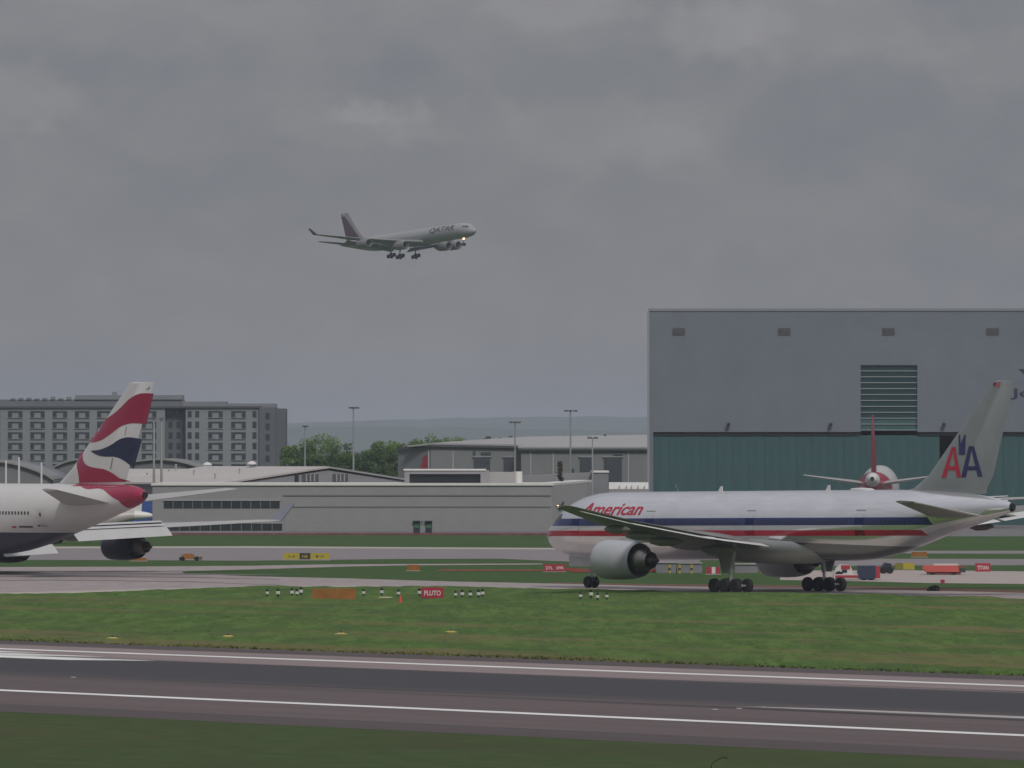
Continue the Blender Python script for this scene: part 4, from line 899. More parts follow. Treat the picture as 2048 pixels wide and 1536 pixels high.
# --- warehouse
wy = 1450.0
wh = thing('warehouse', 'wide grey warehouse with pale low-pitched roof and dark shutters left of the hangar', 'warehouse', (WX(795, wy), wy, 0)); qX = lambda px: WX(px, wy)-WX(795, wy); qZ = lambda py: WZ(py, wy)
whm = mat('warehouse_cladding', (.19,.197,.208), .65, noise=[(.12, .05), (.9, .04, (2, 1, .2))])
fas = mat('dark_fascia', (.06,.065,.075), .6)
mb = MB(); mb.prism([(0, 6, 0), (qX(862), 0, 0), (qX(1042), 0, 0), (qX(1042), 0, qZ(896)), (qX(862), 0, qZ(893)), (0, 6, qZ(899))], (0, 60, 0)); mb.box(qX(1042)+.01, qX(1330), -4, 60, 0, qZ(901)); mb.build('wall', whm, wh)
mb = MB(); mb.prism([(-.5, 5.4, qZ(899)), (qX(862), -.7, qZ(893.5)), (qX(1046), -.7, qZ(896.5)), (qX(1046), -.7, qZ(892.2)), (qX(862), -.7, qZ(889)), (-.5, 5.4, qZ(895))], (0, .6, 0)); mb.box(qX(1036), qX(1330), -4.8, -4.1, qZ(901), qZ(896.8)); mb.build('fascia', fas, wh)
mb = MB()
mb.add([(qX(815), 1, qZ(894)), (qX(870), -.6, qZ(889)), (qX(1046), -.6, qZ(892)), (qX(1046), 46, WZ(876.5, wy+46)), (qX(1000), 46, WZ(879, wy+46)), (qX(880), 30, WZ(887.5, wy+30))], [(0,1,2,3,4,5)])
mb.add([(qX(1036), -4.7, qZ(896.6)), (qX(1330), -4.7, qZ(896.6)), (qX(1330), 46, WZ(872, wy+46)), (qX(1046), 46, WZ(876.2, wy+46))], [(0,1,2,3)])
me = mb.mesh('roof', mat('warehouse_roof', (.36,.35,.35), .6, noise=[(.1, .05), (.6, .05)])); o = link('roof', me, wh); so = o.modifiers.new('thickness', 'SOLIDIFY'); so.thickness = .3
shut = mat('roller_shutter', (.045,.055,.07), .5, noise=(1.5, .12, (.2, 1, 6)))
for (xa, xb, fy) in ((948, 980, 0), (1008, 1026, 0), (1160, 1183, -4), (1208, 1243, -4)):
    mb = MB(); mb.box(qX(xa), qX(xb), fy-.3, fy-.01, 0, qZ(914.5)); s_ = mb.build('shutter', shut, wh)
    mb = MB(); mb.box(qX(xa)-.3, qX(xb)+.3, fy-.4, fy-.01, qZ(914.3), qZ(913)); mb.build('shutter_head', trim, s_)
for (xa, xb, ya, yb, fy) in ((962, 982, 909, 904, 0), (946, 951, 909, 902, 0), (1226, 1245, 910, 904, -4), (1140, 1148, 943, 937, -4)):
    mb = MB(); mb.box(qX(xa), qX(xb), fy-.25, fy-.01, qZ(ya), qZ(yb)); mb.build('wall_sign', fas, wh)
for (px, w_, h_, py) in ((976, 20, 5, 877.5), (1000, 9, 3, 877.8), (1021, 15, 5, 877), (1210, 9, 5, 873.5)):
    Yq = wy+44; mb = MB(); x_ = WX(px, Yq)-WX(795, wy); z_ = WZ(py, Yq)-.3; W_ = w_*Yq/F; H_ = h_*Yq/F
    mb.box(x_-W_/2, x_+W_/2, 43, 45, z_, z_+H_*.7); mb.box(x_-W_*.25, x_+W_*.3, 43.2, 44.8, z_+H_*.7, z_+H_+.3); mb.build('roof_plant', fas, wh)
for px in (856, 905, 1060, 1105, 1140, 1255):
    mb = MB(); fy = 0 if px < 1040 else -4; mb.box(qX(px), qX(px)+.25, fy-.12, fy-.005, 0, qZ(902)); mb.build('downpipe', trim, wh)

# --- hotel
oy = 2000.0
ho = thing('hotel', 'six-storey grey hotel block with rows of dark windows at the left', 'hotel', (WX(-120, oy), oy, 0)); oX = lambda px: WX(px, oy)-WX(-120, oy); oZ = lambda py: WZ(py, oy)
hw_ = mat('hotel_wall', (.215,.23,.25), .7, noise=(.08, .05)); hwd = mat('hotel_dark_wall', (.10,.11,.13), .7, noise=(.08, .05)); hgl = mat('hotel_glass', (.035,.04,.05), .25, noise=(.5, .25))
hrf = mat('hotel_roof', (.14,.15,.17), .7, noise=(.1, .06)); hpent = mat('hotel_penthouse', (.19,.20,.225), .7, noise=(.1, .06))
mb = MB(); mb.box(0, oX(330), 0, 18, 0, oZ(816)); mb.box(oX(372)+.01, oX(519), -2, 16, 0, oZ(816)); mb.build('wall', hw_, ho)
for q_ in ((oX(330)+.01, oX(372), 3, 18, 0, oZ(816)), (oX(519)+.01, oX(552), -3, 16, 0, oZ(814)), (oX(552)+.01, oX(571), 0, 16, 0, oZ(817))): mb = MB(); mb.box(*q_); mb.build('stair_tower', hwd, ho)
mb = MB(); mb.box(-.5, oX(372), -.6, 18.5, oZ(816)+.005, oZ(812.5)); mb.box(oX(372)+.01, oX(521), -2.6, 18.5, oZ(816)+.005, oZ(812.5)); mb.build('eaves', fas, ho)
mb = MB(); mb.box(0, oX(364), 2, 17, oZ(812.5)+.01, oZ(799)); mb.build('roof', hrf, ho)
mb = MB(); mb.box(oX(150), oX(364), 1.5, 14, oZ(799)+.01, oZ(790)); mb.box(oX(223), oX(232), 3, 6, oZ(790)+.01, oZ(783.5)); mb.box(oX(364)+.01, oX(452), .5, 14, oZ(812.5)+.01, oZ(803)); mb.box(oX(452)+.01, oX(551), .5, 14, oZ(812.5)+.01, oZ(807)); mb.build('penthouse', hpent, ho)
for i in range(9): mb = MB(); x_ = oX(20+i*16); mb.box(x_, x_+1.3, 1.6, 3, oZ(799)+.01, oZ(799)+random.uniform(.3, .8)); mb.build('roof_unit', hpent, ho)
um = MB()
pxm = oy/F
for (a, b_, c_, d_) in ((0, 8, 0, 13), (21, 29, 0, 13), (8, 21, 0, 3.6)): um.box(a*pxm, b_*pxm, -.06, -.004, -(d_)*pxm, -c_*pxm)
um = um.mesh('window', hgl)
hm = MB(); hm.box(0, 8*pxm, -.06, -.004, -13*pxm, 0); hm = hm.mesh('window', hgl)
sm = MB(); sm.box(-.5*pxm, 29.5*pxm, -.35, -.07, -14.2*pxm, -13.1*pxm); sm = sm.mesh('sill', hw_)
for r_ in range(7):
    py = 822 + r_*21.2
    for c in range(-2, 7): 
        o = link('window', um, ho, (oX(16 + c*44.6), 0, oZ(py))); link('sill', sm, o)
    for px in (417, 463):
        o = link('window', um, ho, (oX(px), -2, oZ(py))); link('sill', sm, o)
    link('window', hm, ho, (oX(505.5), -2, oZ(py))); link('window', hm, ho, (oX(391), -2, oZ(py))); link('window', hm, ho, (oX(376), -2, oZ(py)))
    for px in (336, 352): link('window', hm, ho, (oX(px), 3, oZ(py)))
    o = link('window', hm, ho, (oX(532), -3, oZ(py+4)))

# ------------------------------------------------------------------ light masts
mastm = mat('mast_steel', (.34,.35,.36), .5, .3); headm = mat('lamp_head', (.10,.10,.11), .5)
def mast(px, top, y, label, heads, wid, r=.16, grp='floodlight masts behind the terminal'):
    z = WZ(top, y); t_ = thing('light_mast', label, 'light mast', (WX(px, y), y, 0), group=grp)
    mb = MB(); mb.tube([(0,0,0), (0,0,z*.5), (0,0,z)], [r*1.5, r*1.2, r*.8], 10); mb.build('pole', mastm, t_, smooth=40)
    mb = MB(); mb.tube([(-wid, 0, z), (wid*1.3, 0, z)], .07, 6); mb.build('crossarm', mastm, t_)
    for h_ in heads:
        mb = MB(); mb.box(h_*wid-.36, h_*wid+.36, -.4, .3, z-.12, z+.18); mb.build('lamp_head', headm, t_)
mast(610, 853, 1500, 'dark floodlight mast before the bright green trees', (-.3, .5), .7)
mast(707, 816, 1330, 'tall pale floodlight mast at the dip between the trees', (-.6, 0, .8), .9)
mast(1030, 845, 1330, 'floodlight mast rising in front of the left warehouse shutters', (-.8, .1, .8), .9)
mast(1141, 822, 1330, 'tallest floodlight mast, above the warehouse roof', (-.9, 0, 1.0), .9)
mast(1185, 876, 1125, 'short floodlight mast at the grey block end of the annex', (-.8, .9), .55, r=.12)
mast(308, 836, 1130, 'left one of two pale masts behind the swirl fin', (0,), .25, r=.17, grp='pair of pale masts')
mast(323, 838, 1130, 'right one of two pale masts behind the swirl fin', (0,), .25, r=.17, grp='pair of pale masts')

# ------------------------------------------------------------------ trees
leafs = [grassmat('leaf_bright', (.11,.185,.035), (.15,.235,.05), (.095,.16,.035), dryamt=0, s=1.5), grassmat('leaf_deep', (.06,.115,.03), (.08,.14,.035), (.05,.09,.025), dryamt=0, s=1.5), grassmat('leaf_brown', (.06,.047,.03), (.085,.06,.038), (.035,.035,.024), dryamt=0, s=1.5)]
barkm = mat('bark', (.06,.05,.042), .9, noise=(3, .2))
def tree(px, top, y, wpx, label, m, name='tree', grp='trees beyond the terminal', base_f=.08, leaf=.45, nclump=70, per=130, cone=False):
    h_ = WZ(top, y); rx = wpx/2*y/F; t_ = thing(name, label, 'tree', (WX(px, y), y, 0), rz=random.uniform(0, 6), group=grp)
    cz = h_*(base_f + 1)/2; rz_ = h_*(1-base_f)/2
    mb = MB(); mb.tube([(0,0,-.2), (.1,0,h_*.25), (-.1,.1,h_*.55), (0,0,h_*.85)], [h_*.03, h_*.022, h_*.013, h_*.004], 8)
    ctrs = []
    for i in range(nclump):
        d = rng.normal(size=3); d /= np.linalg.norm(d); rr_ = rng.uniform(.35, 1)**.5
        p = np.array([d[0]*rx*rr_, d[1]*rx*rr_, cz + d[2]*rz_*rr_])
        if cone: f_ = max(.15, 1 - ((p[2]-h_*base_f)/(h_*(1-base_f)))**2.2); p[0] *= f_; p[1] *= f_
        ctrs.append(p)
    for p in ctrs[:: max(1, nclump//10)]:
        mb.tube([(0, 0, h_*random.uniform(.25, .5)), tuple(p*np.array([.5,.5,1]) + np.array([0,0,-.8])), tuple(p)], [h_*.011, h_*.007, h_*.002], 5, caps=False)
    mb.build('trunk', barkm, t_)
    cs = min(rx, rz_)*(.34 if not cone else .4)
    n = nclump*per; cen = np.repeat(np.array(ctrs), per, axis=0)
    off = rng.normal(size=(n, 3)); off /= np.linalg.norm(off, axis=1)[:, None]; off *= (rng.uniform(.2, 1, n)**.6)[:, None]*cs*np.repeat(rng.uniform(.7, 1.4, nclump), per)[:, None]
    off[:, 2] *= .7
    c = cen + off; c[:, 2] = np.maximum(c[:, 2], h_*.1)
    u = rng.normal(size=(n, 3)); u[:, 2] *= .5; u /= np.linalg.norm(u, axis=1)[:, None]; v = np.cross(u, rng.normal(size=(n, 3))); v /= np.linalg.norm(v, axis=1)[:, None]
    sz = (rng.uniform(.5, 1.2, n)*leaf/2)[:, None]
    V = np.stack([c-u*sz, c+v*sz*.8, c+u*sz, c-v*sz*.8], axis=1).reshape(-1, 3)
    me = bpy.data.meshes.new('crown'); me.vertices.add(4*n); me.vertices.foreach_set('co', V.ravel()); me.loops.add(4*n); me.loops.foreach_set('vertex_index', np.arange(4*n))
    me.polygons.add(n); me.polygons.foreach_set('loop_start', np.arange(n)*4); me.update(calc_edges=True); me.materials.append(m)
    link('crown', me, t_)
TR = [(582, 884, 1760, 50, 'pale tree at the hotel end', 0), (640, 866, 1700, 92, 'tallest rounded tree right of the hotel', 0), (612, 889, 1640, 70, 'dark low tree in front of the tallest round tree', 1), (678, 884, 1680, 74, 'dark tree leaning right of the tallest round tree', 1),
      (722, 893, 1740, 66, 'dark bushy tree behind the tall pale mast', 1), (762, 880, 1760, 70, 'bright tree left of the warehouse corner', 0), (800, 876, 1800, 76, 'bright tree just over the warehouse corner', 0), (850, 873, 1830, 78, 'broad bright tree over the sloping warehouse roof', 0), (748, 896, 1640, 58, 'low dark tree before the bright ones', 1), (922, 876, 2150, 70, 'hazy tree barely over the warehouse roof', 0), (690, 902, 1620, 60, 'low dark tree at the foot of the tall pale mast', 1), (786, 893, 1700, 60, 'mid green tree hard by the warehouse wall', 1), (890, 878, 2000, 60, 'thin far tree over the sloping roof', 0)]
for px, tp, y, wpx, lab, mi_ in TR: tree(px, tp, y, wpx, lab, leafs[mi_])
tree(1120, 922, 1116, 21, 'narrow brown conifer behind the pale terminal end wall', leafs[2], name='conifer', grp='conifer', base_f=.1, leaf=.3, nclump=40, per=60, cone=True)

# ================================================================== things on the airfield
orange = mat('weathered_orange', (.29,.115,.02), .75, noise=[(1.2, .18), (.4, .12)]); yel = mat('sign_yellow', (.42,.34,.03), .6, noise=(1.5, .08)); blk = mat('sign_black', (.03,.03,.025), .6)
redS = mat('sign_red', (.36,.02,.045), .6, noise=(1.5, .08)); whS = mat('sign_white', (.62,.60,.58), .6); oran2 = mat('cone_orange', (.62,.07,.035), .6)
def sign(name, px0, px1, py0, py1, pyg, panels, label, grp=None, txt=None, th=.22):
    """upright airfield sign board; panels = list of materials side by side"""
    X_, y = gnd((px0+px1)/2, pyg); W_ = (px1-px0)/F*y; z0_, z1_ = max(WZ(py1, y), .06), WZ(py0, y)
    t_ = thing(name, label, 'sign', (X_, y, 0), group=grp); n = len(panels); ws_ = [q[1] for q in panels]; tot = sum(ws_); x = -W_/2
    for (m_, w__, tx) in panels:
        wq = W_*w__/tot; mb = MB(); mb.box(x+.015, x+wq-.015, 0, th, z0_, z1_); pn_ = mb.build('panel', m_, t_)
        fr = MB(); fr.box(x+.005, x+wq-.005, .02, th+.02, z1_+.002, z1_+.05); fr.build('cap', m_, pn_)
        if tx:
            hh = (z1_-z0_); text_obj('lettering', tx[0], wq*tx[2], hh*.5, tx[1], pn_, x+wq*(1-tx[2])/2, -.02, z0_+hh*.25, th=.018)
        x += wq
    mb = MB()
    for i in range(3): xx = -W_/2 + W_*(.12+.38*i); mb.tube([(xx, th/2, 0), (xx, th/2, z0_+.1)], .05, 6)
    mb.build('legs', strutm, t_); 
    mb = MB(); mb.box(-W_/2-.1, W_/2+.1, -.15, th+.3, .0, .05); mb.build('plinth', pale, t_)
    return t_
sign('sign', 624, 712, 1178, 1200, 1201.5, [(orange, 1, None), (orange, 1, None), (orange, 1, None)], 'long weathered orange back of a taxiway sign on the near grass')
sign('sign', 842, 888, 1176, 1196, 1199.5, [(redS, 1, ('PLUTO', whS, .72))], 'red sign lettered PLUTO in white')
sign('sign', 567, 659, 1107, 1118.5, 1120.5, [(yel, 32, ('<- A', blk, .4)), (blk, 22, ('NB', yel, .5)), (yel, 38, ('B ->', blk, .4))], 'yellow and black taxiway direction sign in three panels')
sign('sign', 814, 839, 1130.5, 1141, 1142, [(orange, 1, None)], 'small orange sign back left of the red barrier line')
sign('sign', 1088, 1131, 1129.5, 1142, 1144, [(redS, 1, ('27L', whS, .7)), (redS, 1, ('09R', whS, .7))], 'red runway sign with two white words behind the silver nose')
sign('sign', 1412, 1440, 1135, 1147, 1149, [(redS, 2, None), (whS, 1.4, None), (redS, 1.6, None)], 'red and white board beside the main wheels of the silver airliner')
sign('sign', 1950, 1981, 1127.5, 1143, 1144.5, [(redS, 1, ('TITAN', whS, .72))], 'bright red sign with a white word on the pale apron')
sign('sign', 1823, 1854, 1104.5, 1113, 1114.5, [(orange, 1, None)], 'orange sign back under the silver tail')
sign('sign', 1790, 1829, 1127, 1138.5, 1140.5, [(mat('sign_olive', (.20,.18,.03), .6), .7, None), (yel, 1, None)], 'yellow sign board with a dull olive left third by the pale apron')
sign('sign', 262, 293, 1117, 1121.5, 1122.5, [(orange, 1, None)], 'low orange sign under the navy engine of the jumbo')

for px, py in ((147, 1355.5), (1430, 1420), (1478, 1418), (1527, 1415.5)):
    X_, y = gnd(px, py); o = MB().lathe([(.012, .17), (.035, .15), (.045, .06)], axis='z', n=14).build('inset_light', cop, None, smooth=40); o.data.materials[0] = trim; o.location = (X_, y, .012)
    tag(o, 'small pale light fitting set flush in the runway surface beside the rubber band', 'runway light', 'flush light fittings in the runway')
# small yellow-orange field cart left of the yellow sign
X_, y = gnd(380, 1121); cart = thing('field_cart', 'small orange and green field cart by the far taxiway', 'cart', (X_, y, 0)); u = y/F
mb = MB(); mb.box(-16*u, 8*u, -1, 1, 3*u, 12*u); mb.box(-12*u, 4*u, -.8, .8, 12*u+.003, 14*u); mb.build('body', mat('cart_orange', (.30,.13,.03), .7), cart)
mb = MB(); mb.box(8*u+.01, 24*u, -.9, .9, 2*u, 7*u); mb.build('tail_bed', mat('cart_olive', (.12,.11,.03), .8), cart)
mb = MB(); mb.box(-21*u, -16*u-.01, -.8, .8, 1*u, 7*u); mb.build('motor_box', blk, cart)
wmc = wheel_mesh(.24, .2)
for (x_, y_) in ((-14*u, -1), (-14*u, 1), (14*u, -1), (14*u, 1)): link('wheel', wmc[0], cart, (x_, y_, .24))

# black and white taxiway marker posts
mkb = mat('marker_black', (.02,.022,.02), .7); mkw = mat('marker_white', (.60,.60,.58), .6)
def marker_proto():
    t_ = thing('marker_post', 'marker', 'marker post')
    mb = MB(); mb.lathe([(0, .16), (.05, .16), (.07, .09), (.34, .09)], axis='z', n=12); mb.build('stem', mkb, t_, smooth=40)
    mb = MB(); mb.lathe([(.36, .13), (.38, .16), (.57, .16), (.59, .12)], axis='z', n=14); mb.build('collar', mkw, t_, smooth=40)
    mb = MB(); mb.lathe([(.60, .09), (.66, .12), (.78, .11), (.84, .03)], axis='z', n=12); mb.build('lamp', mkb, t_, smooth=40)
    return t_
mk = marker_proto(); GR = 'black and white marker posts along the taxiway edge'
spots = [(534.5, 1196, 'leftmost marker post of the row left of the orange board'), (556, 1197.5, 'second marker post from the left, left of the orange board'), (584, 1196.5, 'left post of the tight trio beside the orange board'), (594, 1197, 'middle post of the tight trio beside the orange board'), (602, 1194.5, 'right post of the tight trio beside the orange board'),
         (727, 1195.5, 'first marker post right of the orange board'), (763.5, 1194.5, 'marker post behind the pale low plate'), (797, 1197, 'marker post just behind the red cone'), (839, 1196.5, 'marker post touching the left edge of the red name sign'),
         (911, 1199, 'first marker post right of the red name sign'), (924.5, 1199, 'second marker post right of the red name sign'), (940.5, 1199.5, 'third marker post right of the red name sign'), (957, 1199.5, 'left post of the close pair right of the red name sign'), (965, 1198, 'right post of the close pair right of the red name sign'),
         (1161, 1202, 'leftmost of four marker posts under the silver nose wheel'), (1182, 1200, 'second of four marker posts under the silver nose wheel'), (1195, 1203.5, 'blackest of four marker posts under the silver nose wheel'), (1213.5, 1202.5, 'rightmost of four marker posts under the silver nose wheel')]
for i, (px, py, lab) in enumerate(spots):
    o = mk if i == 0 else copy_tree(mk); X_, y = gnd(px, py); o.location = (X_, y, 0); o.rotation_euler.z = random.uniform(0, 6); s_ = random.uniform(.9, 1.12); o.scale = (s_, s_, s_); o['label'] = lab; o['group'] = GR
X_, y = gnd(801, 1208); cn = thing('traffic_cone', 'bright red cone in the grass left of the red name sign', 'cone', (X_, y, 0))
mb = MB(); mb.lathe([(0, .24), (.06, .24)], axis='z', n=4); mb.build('foot', blk, cn); mb = MB(); mb.lathe([(.06, .17), (.3, .14), (.66, .09), (.7, .03)], axis='z', n=14); mb.build('cone', oran2, cn, smooth=40)
X_, y = gnd(770, 1198.5); pl = thing('ground_plate', 'pale yellow low plate lying in the grass right of the orange board', 'plate', (X_, y, 0))
mb = MB(); mb.lathe([(.08, .7), (.16, .68), (.2, .4)], axis='z', n=18); mb.build('plate', mat('plate_cream', (.60,.50,.28), .7), pl); mb = MB(); mb.lathe([(0, .5), (.08, .5)], axis='z', n=14); mb.build('base', blk, pl)
X_, y = gnd(812, 1198.5); pl = thing('ground_plate', 'faint ochre plate in the grass behind the red cone', 'plate', (X_, y, 0))
mb = MB(); mb.lathe([(.0, .45), (.1, .44), (.13, .2)], axis='z', n=14); mb.build('plate', mat('plate_ochre', (.26,.18,.07), .8), pl)
# runway edge lights
el0 = None
for i, (px, py, lab) in enumerate(((225, 1284.5, 'yellow runway light nearest the left picture edge, on a dark patch'), (456, 1280.5, 'second yellow runway light from the left'), (682, 1275.5, 'third yellow runway light from the left'), (902, 1271.5, 'rightmost yellow runway light in the grass'))):
    X_, y = gnd(px, py)
    if el0 is None:
        o = el0 = thing('runway_light', lab, 'runway light')
        mb = MB(); mb.lathe([(0, .16), (.10, .16), (.14, .10), (.2, .10)], axis='z', n=14); mb.build('base', blk, o, smooth=30)
        mb = MB(); mb.lathe([(.17, .12), (.2, .36), (.27, .38), (.31, .22), (.35, .12)], axis='z', n=18); mb.build('housing', mat('light_yellow', (.50,.40,.10), .5), o, smooth=40)
        mb = MB(); mb.lathe([(.35, .1), (.42, .09), (.45, .02)], axis='z', n=12); mb.build('lens', glass, o, smooth=40)
    else: o = copy_tree(el0)
    o.location = (X_, y, 0); o['label'] = lab; o['group'] = 'runway edge lights in the grass'; o.scale = (1.15, 1.15, 1)
# low red barrier line
rb = mat('barrier_red', (.30,.06,.045), .7, noise=(1, .3)); rbo = mat('barrier_faded', (.28,.11,.06), .8, noise=(1, .3))
bm_ = MB(); bm_.box(-.9, .9, -.12, .12, .06, .36); bme = bm_.mesh('board', rb); bm_ = MB(); bm_.box(-.9, .9, -.12, .12, .05, .2); bme2 = bm_.mesh('board', rbo); fm_ = MB(); fm_.box(-.75, .75, -.2, .2, 0, .049); fme = fm_.mesh('foot', blk)
for i in range(26):
    px = 892 + i*19.0
    X_, y = gnd(px, 1142.5 + .015*i + (2 if px > 1140 else 0) + random.uniform(-.3, .3)); lo_i = i < 13
    t_ = thing('barrier', 'very low faded orange board in the line left of the silver nose' if lo_i else 'low red barrier board in the line behind the silver airliner', 'barrier', (X_, y, 0), rz=random.uniform(-.12, .12), group='low faded orange boards' if lo_i else 'low red barrier boards')
    link('board', bme2 if lo_i else bme, t_); link('foot', fme, t_)
# concrete blocks and yellow bollards between the engine and the main wheels
cb = mat('site_grey', (.17,.17,.19), .8, noise=(.8, .1))
for i, (xa, xb, py0, lab) in enumerate(((1312, 1352, 1126, 'grey site cabin block just right of the near engine'), (1354, 1404, 1127, 'wide grey site block left of the red and white board'), (1470, 1516, 1129, 'grey site block between the main wheels'))):
    X_, y = gnd((xa+xb)/2, 1145.5); t_ = thing('site_block', lab, 'concrete block', (X_, y, 0), group='grey blocks behind the silver airliner'); W_ = (xb-xa)/F*y; z_ = WZ(py0, y)
    mb = MB(); mb.prism([(-W_/2, -.4, 0), (W_/2, -.4, 0), (W_/2, -.25, z_), (-W_/2, -.25, z_)], (0, 1.2, 0)); mb.build('body', cb, t_); mb = MB(); mb.box(-W_/2-.03, W_/2+.03, -.42, .9, z_+.003, z_+.1); mb.build('cap', trim, t_)
for i, (px, lab) in enumerate(((1339, 'left yellow bollard before the grey site blocks'), (1359, 'middle yellow bollard before the grey site blocks'), (1383, 'right yellow bollard before the grey site blocks'), (1522, 'yellow bollard between the main wheels'))):
    X_, y = gnd(px, 1146.5); t_ = thing('bollard', lab, 'bollard', (X_, y, 0), group='yellow bollards behind the silver airliner'); z_ = WZ(1129, y)
    mb = MB(); mb.tube([(0,0,0), (0,0,z_)], .13, 10); mb.build('post', yel, t_, smooth=40); mb = MB(); mb.tube([(0,0,z_*.35), (0,0,z_*.6)], .14, 10); mb.build('band', blk, t_)
# vehicles on the pale apron
def wheels(par, spots_, r=.45):
    me = wheel_mesh(r, .3)
    for (x_, y_) in spots_: o = link('wheel', me[0], par, (x_, y_, r)); link('rim', me[1], o)
vr = mat('vehicle_red', (.36,.03,.05), .45, noise=(1, .08)); vw = mat('vehicle_white', (.58,.56,.55), .5); vn = mat('vehicle_navy', (.022,.035,.07), .5); vdk = mat('vehicle_glass', (.03,.035,.04), .2)
X_, y = gnd(1713, 1160); u = y/F; tr = thing('truck', 'red and white service truck with a dark navy box rear, behind the far main wheels', 'truck', (X_, y, 0))
mb = MB(); mb.box(-46*u, 2*u, -1.2, 1.2, 4*u, 12*u); mb.build('flatbed', vw, tr); mb = MB(); mb.box(-44*u, 1.9*u, -1.24, -1.2, 5*u, 10*u); mb.build('red_stripe', vr, tr)
mb = MB(); mb.box(2*u+.005, 37*u, -1.25, 1.25, 3*u, 29*u); mb.build('rear_box', vn, tr); mb = MB(); mb.box(37*u+.005, 46*u, -1.2, 1.2, 4*u, 27*u); mb.build('rear_door', vr, tr)
mb = MB(); mb.prism([(-46*u, -1.1, 12*u+.003), (-8*u, -1.1, 12*u+.003), (-10*u, -1.1, 21*u), (-14*u, -1.1, 30*u), (-34*u, -1.1, 31*u), (-42*u, -1.1, 23*u)], (0, 2.2, 0)); c_ = mb.build('cab', vw, tr)
mb = MB(); mb.box(-32*u, -14*u, -1.15, -1.102, 22*u, 30*u); mb.build('cab_panel', vr, c_); mb = MB(); mb.box(-30*u, -20*u, -1.14, -1.102, 15*u, 21*u); mb.build('window', vdk, c_)
wheels(tr, ((-36*u, -1), (-36*u, 1), (14*u, -1), (14*u, 1), (28*u, -1), (28*u, 1)))
X_, y = gnd(1773, 1147); u = y/F; vn_ = thing('van', 'dark van with a red edge right behind the navy truck box', 'van', (X_, y, 0))
mb = MB(); mb.prism([(-11*u, -1, .35), (9*u, -1, .35), (9*u, -1, 20*u), (-4*u, -1, 22*u), (-11*u, -1, 14*u)], (0, 2, 0)); bd = mb.build('body', vn, vn_); mb = MB(); mb.box(9*u+.004, 10.5*u, -1, 1, .4, 17*u); mb.build('tail_panel', vr, vn_)
mb = MB(); mb.box(-3*u, 6*u, -1.04, -1.002, 13*u, 19*u); mb.build('window', vdk, bd); wheels(vn_, ((-7*u, -.9), (-7*u, .9), (6*u, -.9), (6*u, .9)), .36)
X_, y = gnd(1884, 1149.5); u = y/F; tl = thing('trailer', 'low red flat trailer with sloping sides and a pale cover on the apron', 'trailer', (X_, y, 0)); redl = mat('trailer_red', (.50,.09,.075), .55, noise=(.8, .1))
mb = MB(); mb.prism([(-40*u, -1.3, 13*u), (-33*u, -1.3, 6*u), (33*u, -1.3, 6*u), (30*u, -1.3, 19*u), (-36*u, -1.3, 19*u)], (0, 2.6, 0)); mb.build('bed', redl, tl)
mb = MB(); mb.box(-30*u, 36*u, -1.2, 1.2, 1.5*u, 6*u-.003); mb.build('chassis', mat('dark_red', (.13,.02,.03), .6), tl); mb = MB(); mb.prism([(-18*u, -.9, 19*u+.003), (34*u, -.9, 19*u+.003), (30*u, -.9, 22*u), (-16*u, -.9, 22*u)], (0, 1.8, 0)); mb.build('cover', vw, tl)
mb = MB(); mb.box(31*u, 46*u, -.8, .8, 5*u, 12*u); mb.build('drawbar_box', hub, tl); mb = MB(); mb.box(30.5*u, 47*u, -1, 1, 15*u, 19*u); mb.build('tail_frame', mat('dull_red', (.2,.05,.05), .7), tl)
wheels(tl, ((-20*u, -1.1), (-20*u, 1.1), (22*u, -1.1), (22*u, 1.1)), .32)
X_, y = gnd(1885, 1168); t_ = thing('marker_board', 'tiny red marker board at the grass edge below the trailer', 'marker board', (X_, y, 0)); mb = MB(); mb.box(-.2, .2, 0, .08, .1, .42); mb.build('board', redS, t_); mb = MB(); mb.tube([(0,.04,0),(0,.04,.1)], .04, 6); mb.build('leg', blk, t_)
# blue container behind the jumbo tail
X_, y = WX(290, 1130), 1130; bc = thing('container', 'bright blue freight container showing beside the red tail cone', 'container', (X_, y, 0)); bcm = mat('container_blue', (.03,.085,.30), .6, noise=(.6, .1)); z0_, z1_ = WZ(1029, y), WZ(1003, y)
mb = MB(); mb.box(-2.4, 1.1, 0, 2.4, 0, z1_); mb.build('body', bcm, bc)
for i in range(9): mb = MB(); mb.box(-2.3+i*.36, -2.12+i*.36, -.06, -.003, .3, z1_-.2); mb.build('rib', bcm, bc)

# dark bush on the bare soil, bent stalk in the foreground
def clump(name, px, py, wd, ht, n, label, m, cat='bush'):
    X_, y = gnd(px, py); t_ = thing(name, label, cat, (X_, y, 0)); c = rng.normal(size=(n, 3))*np.array([wd*.3, wd*.3, ht*.35]); c[:, 2] = np.abs(c[:, 2])
    mb = MB()
    for p in c:
        a_ = rng.normal(size=3)*.13; b_ = rng.normal(size=3)*.13; mb.add([p-a_, p+b_, p+a_, p-b_], [(0,1,2,3)])
    me = bpy.data.meshes.new('foliage'); me.from_pydata([tuple(map(float, q)) for q in mb.v], [], mb.f); me.materials.append(m); link('foliage', me, t_)
    mb = MB()
    for i in range(5): mb.tube([(0,0,0), (random.uniform(-.3,.3)*wd, random.uniform(-.3,.3)*wd, ht*.7)], [.03, .01], 5)
    mb.build('stems', barkm, t_)
clump('bush', 1868, 1182, .55, .36, 380, 'small dark bush on the bare soil under the silver tail', mat('dark_leaf', (.012,.02,.010), .8))
X_, y = gnd(1421, 1592); zf = y/F
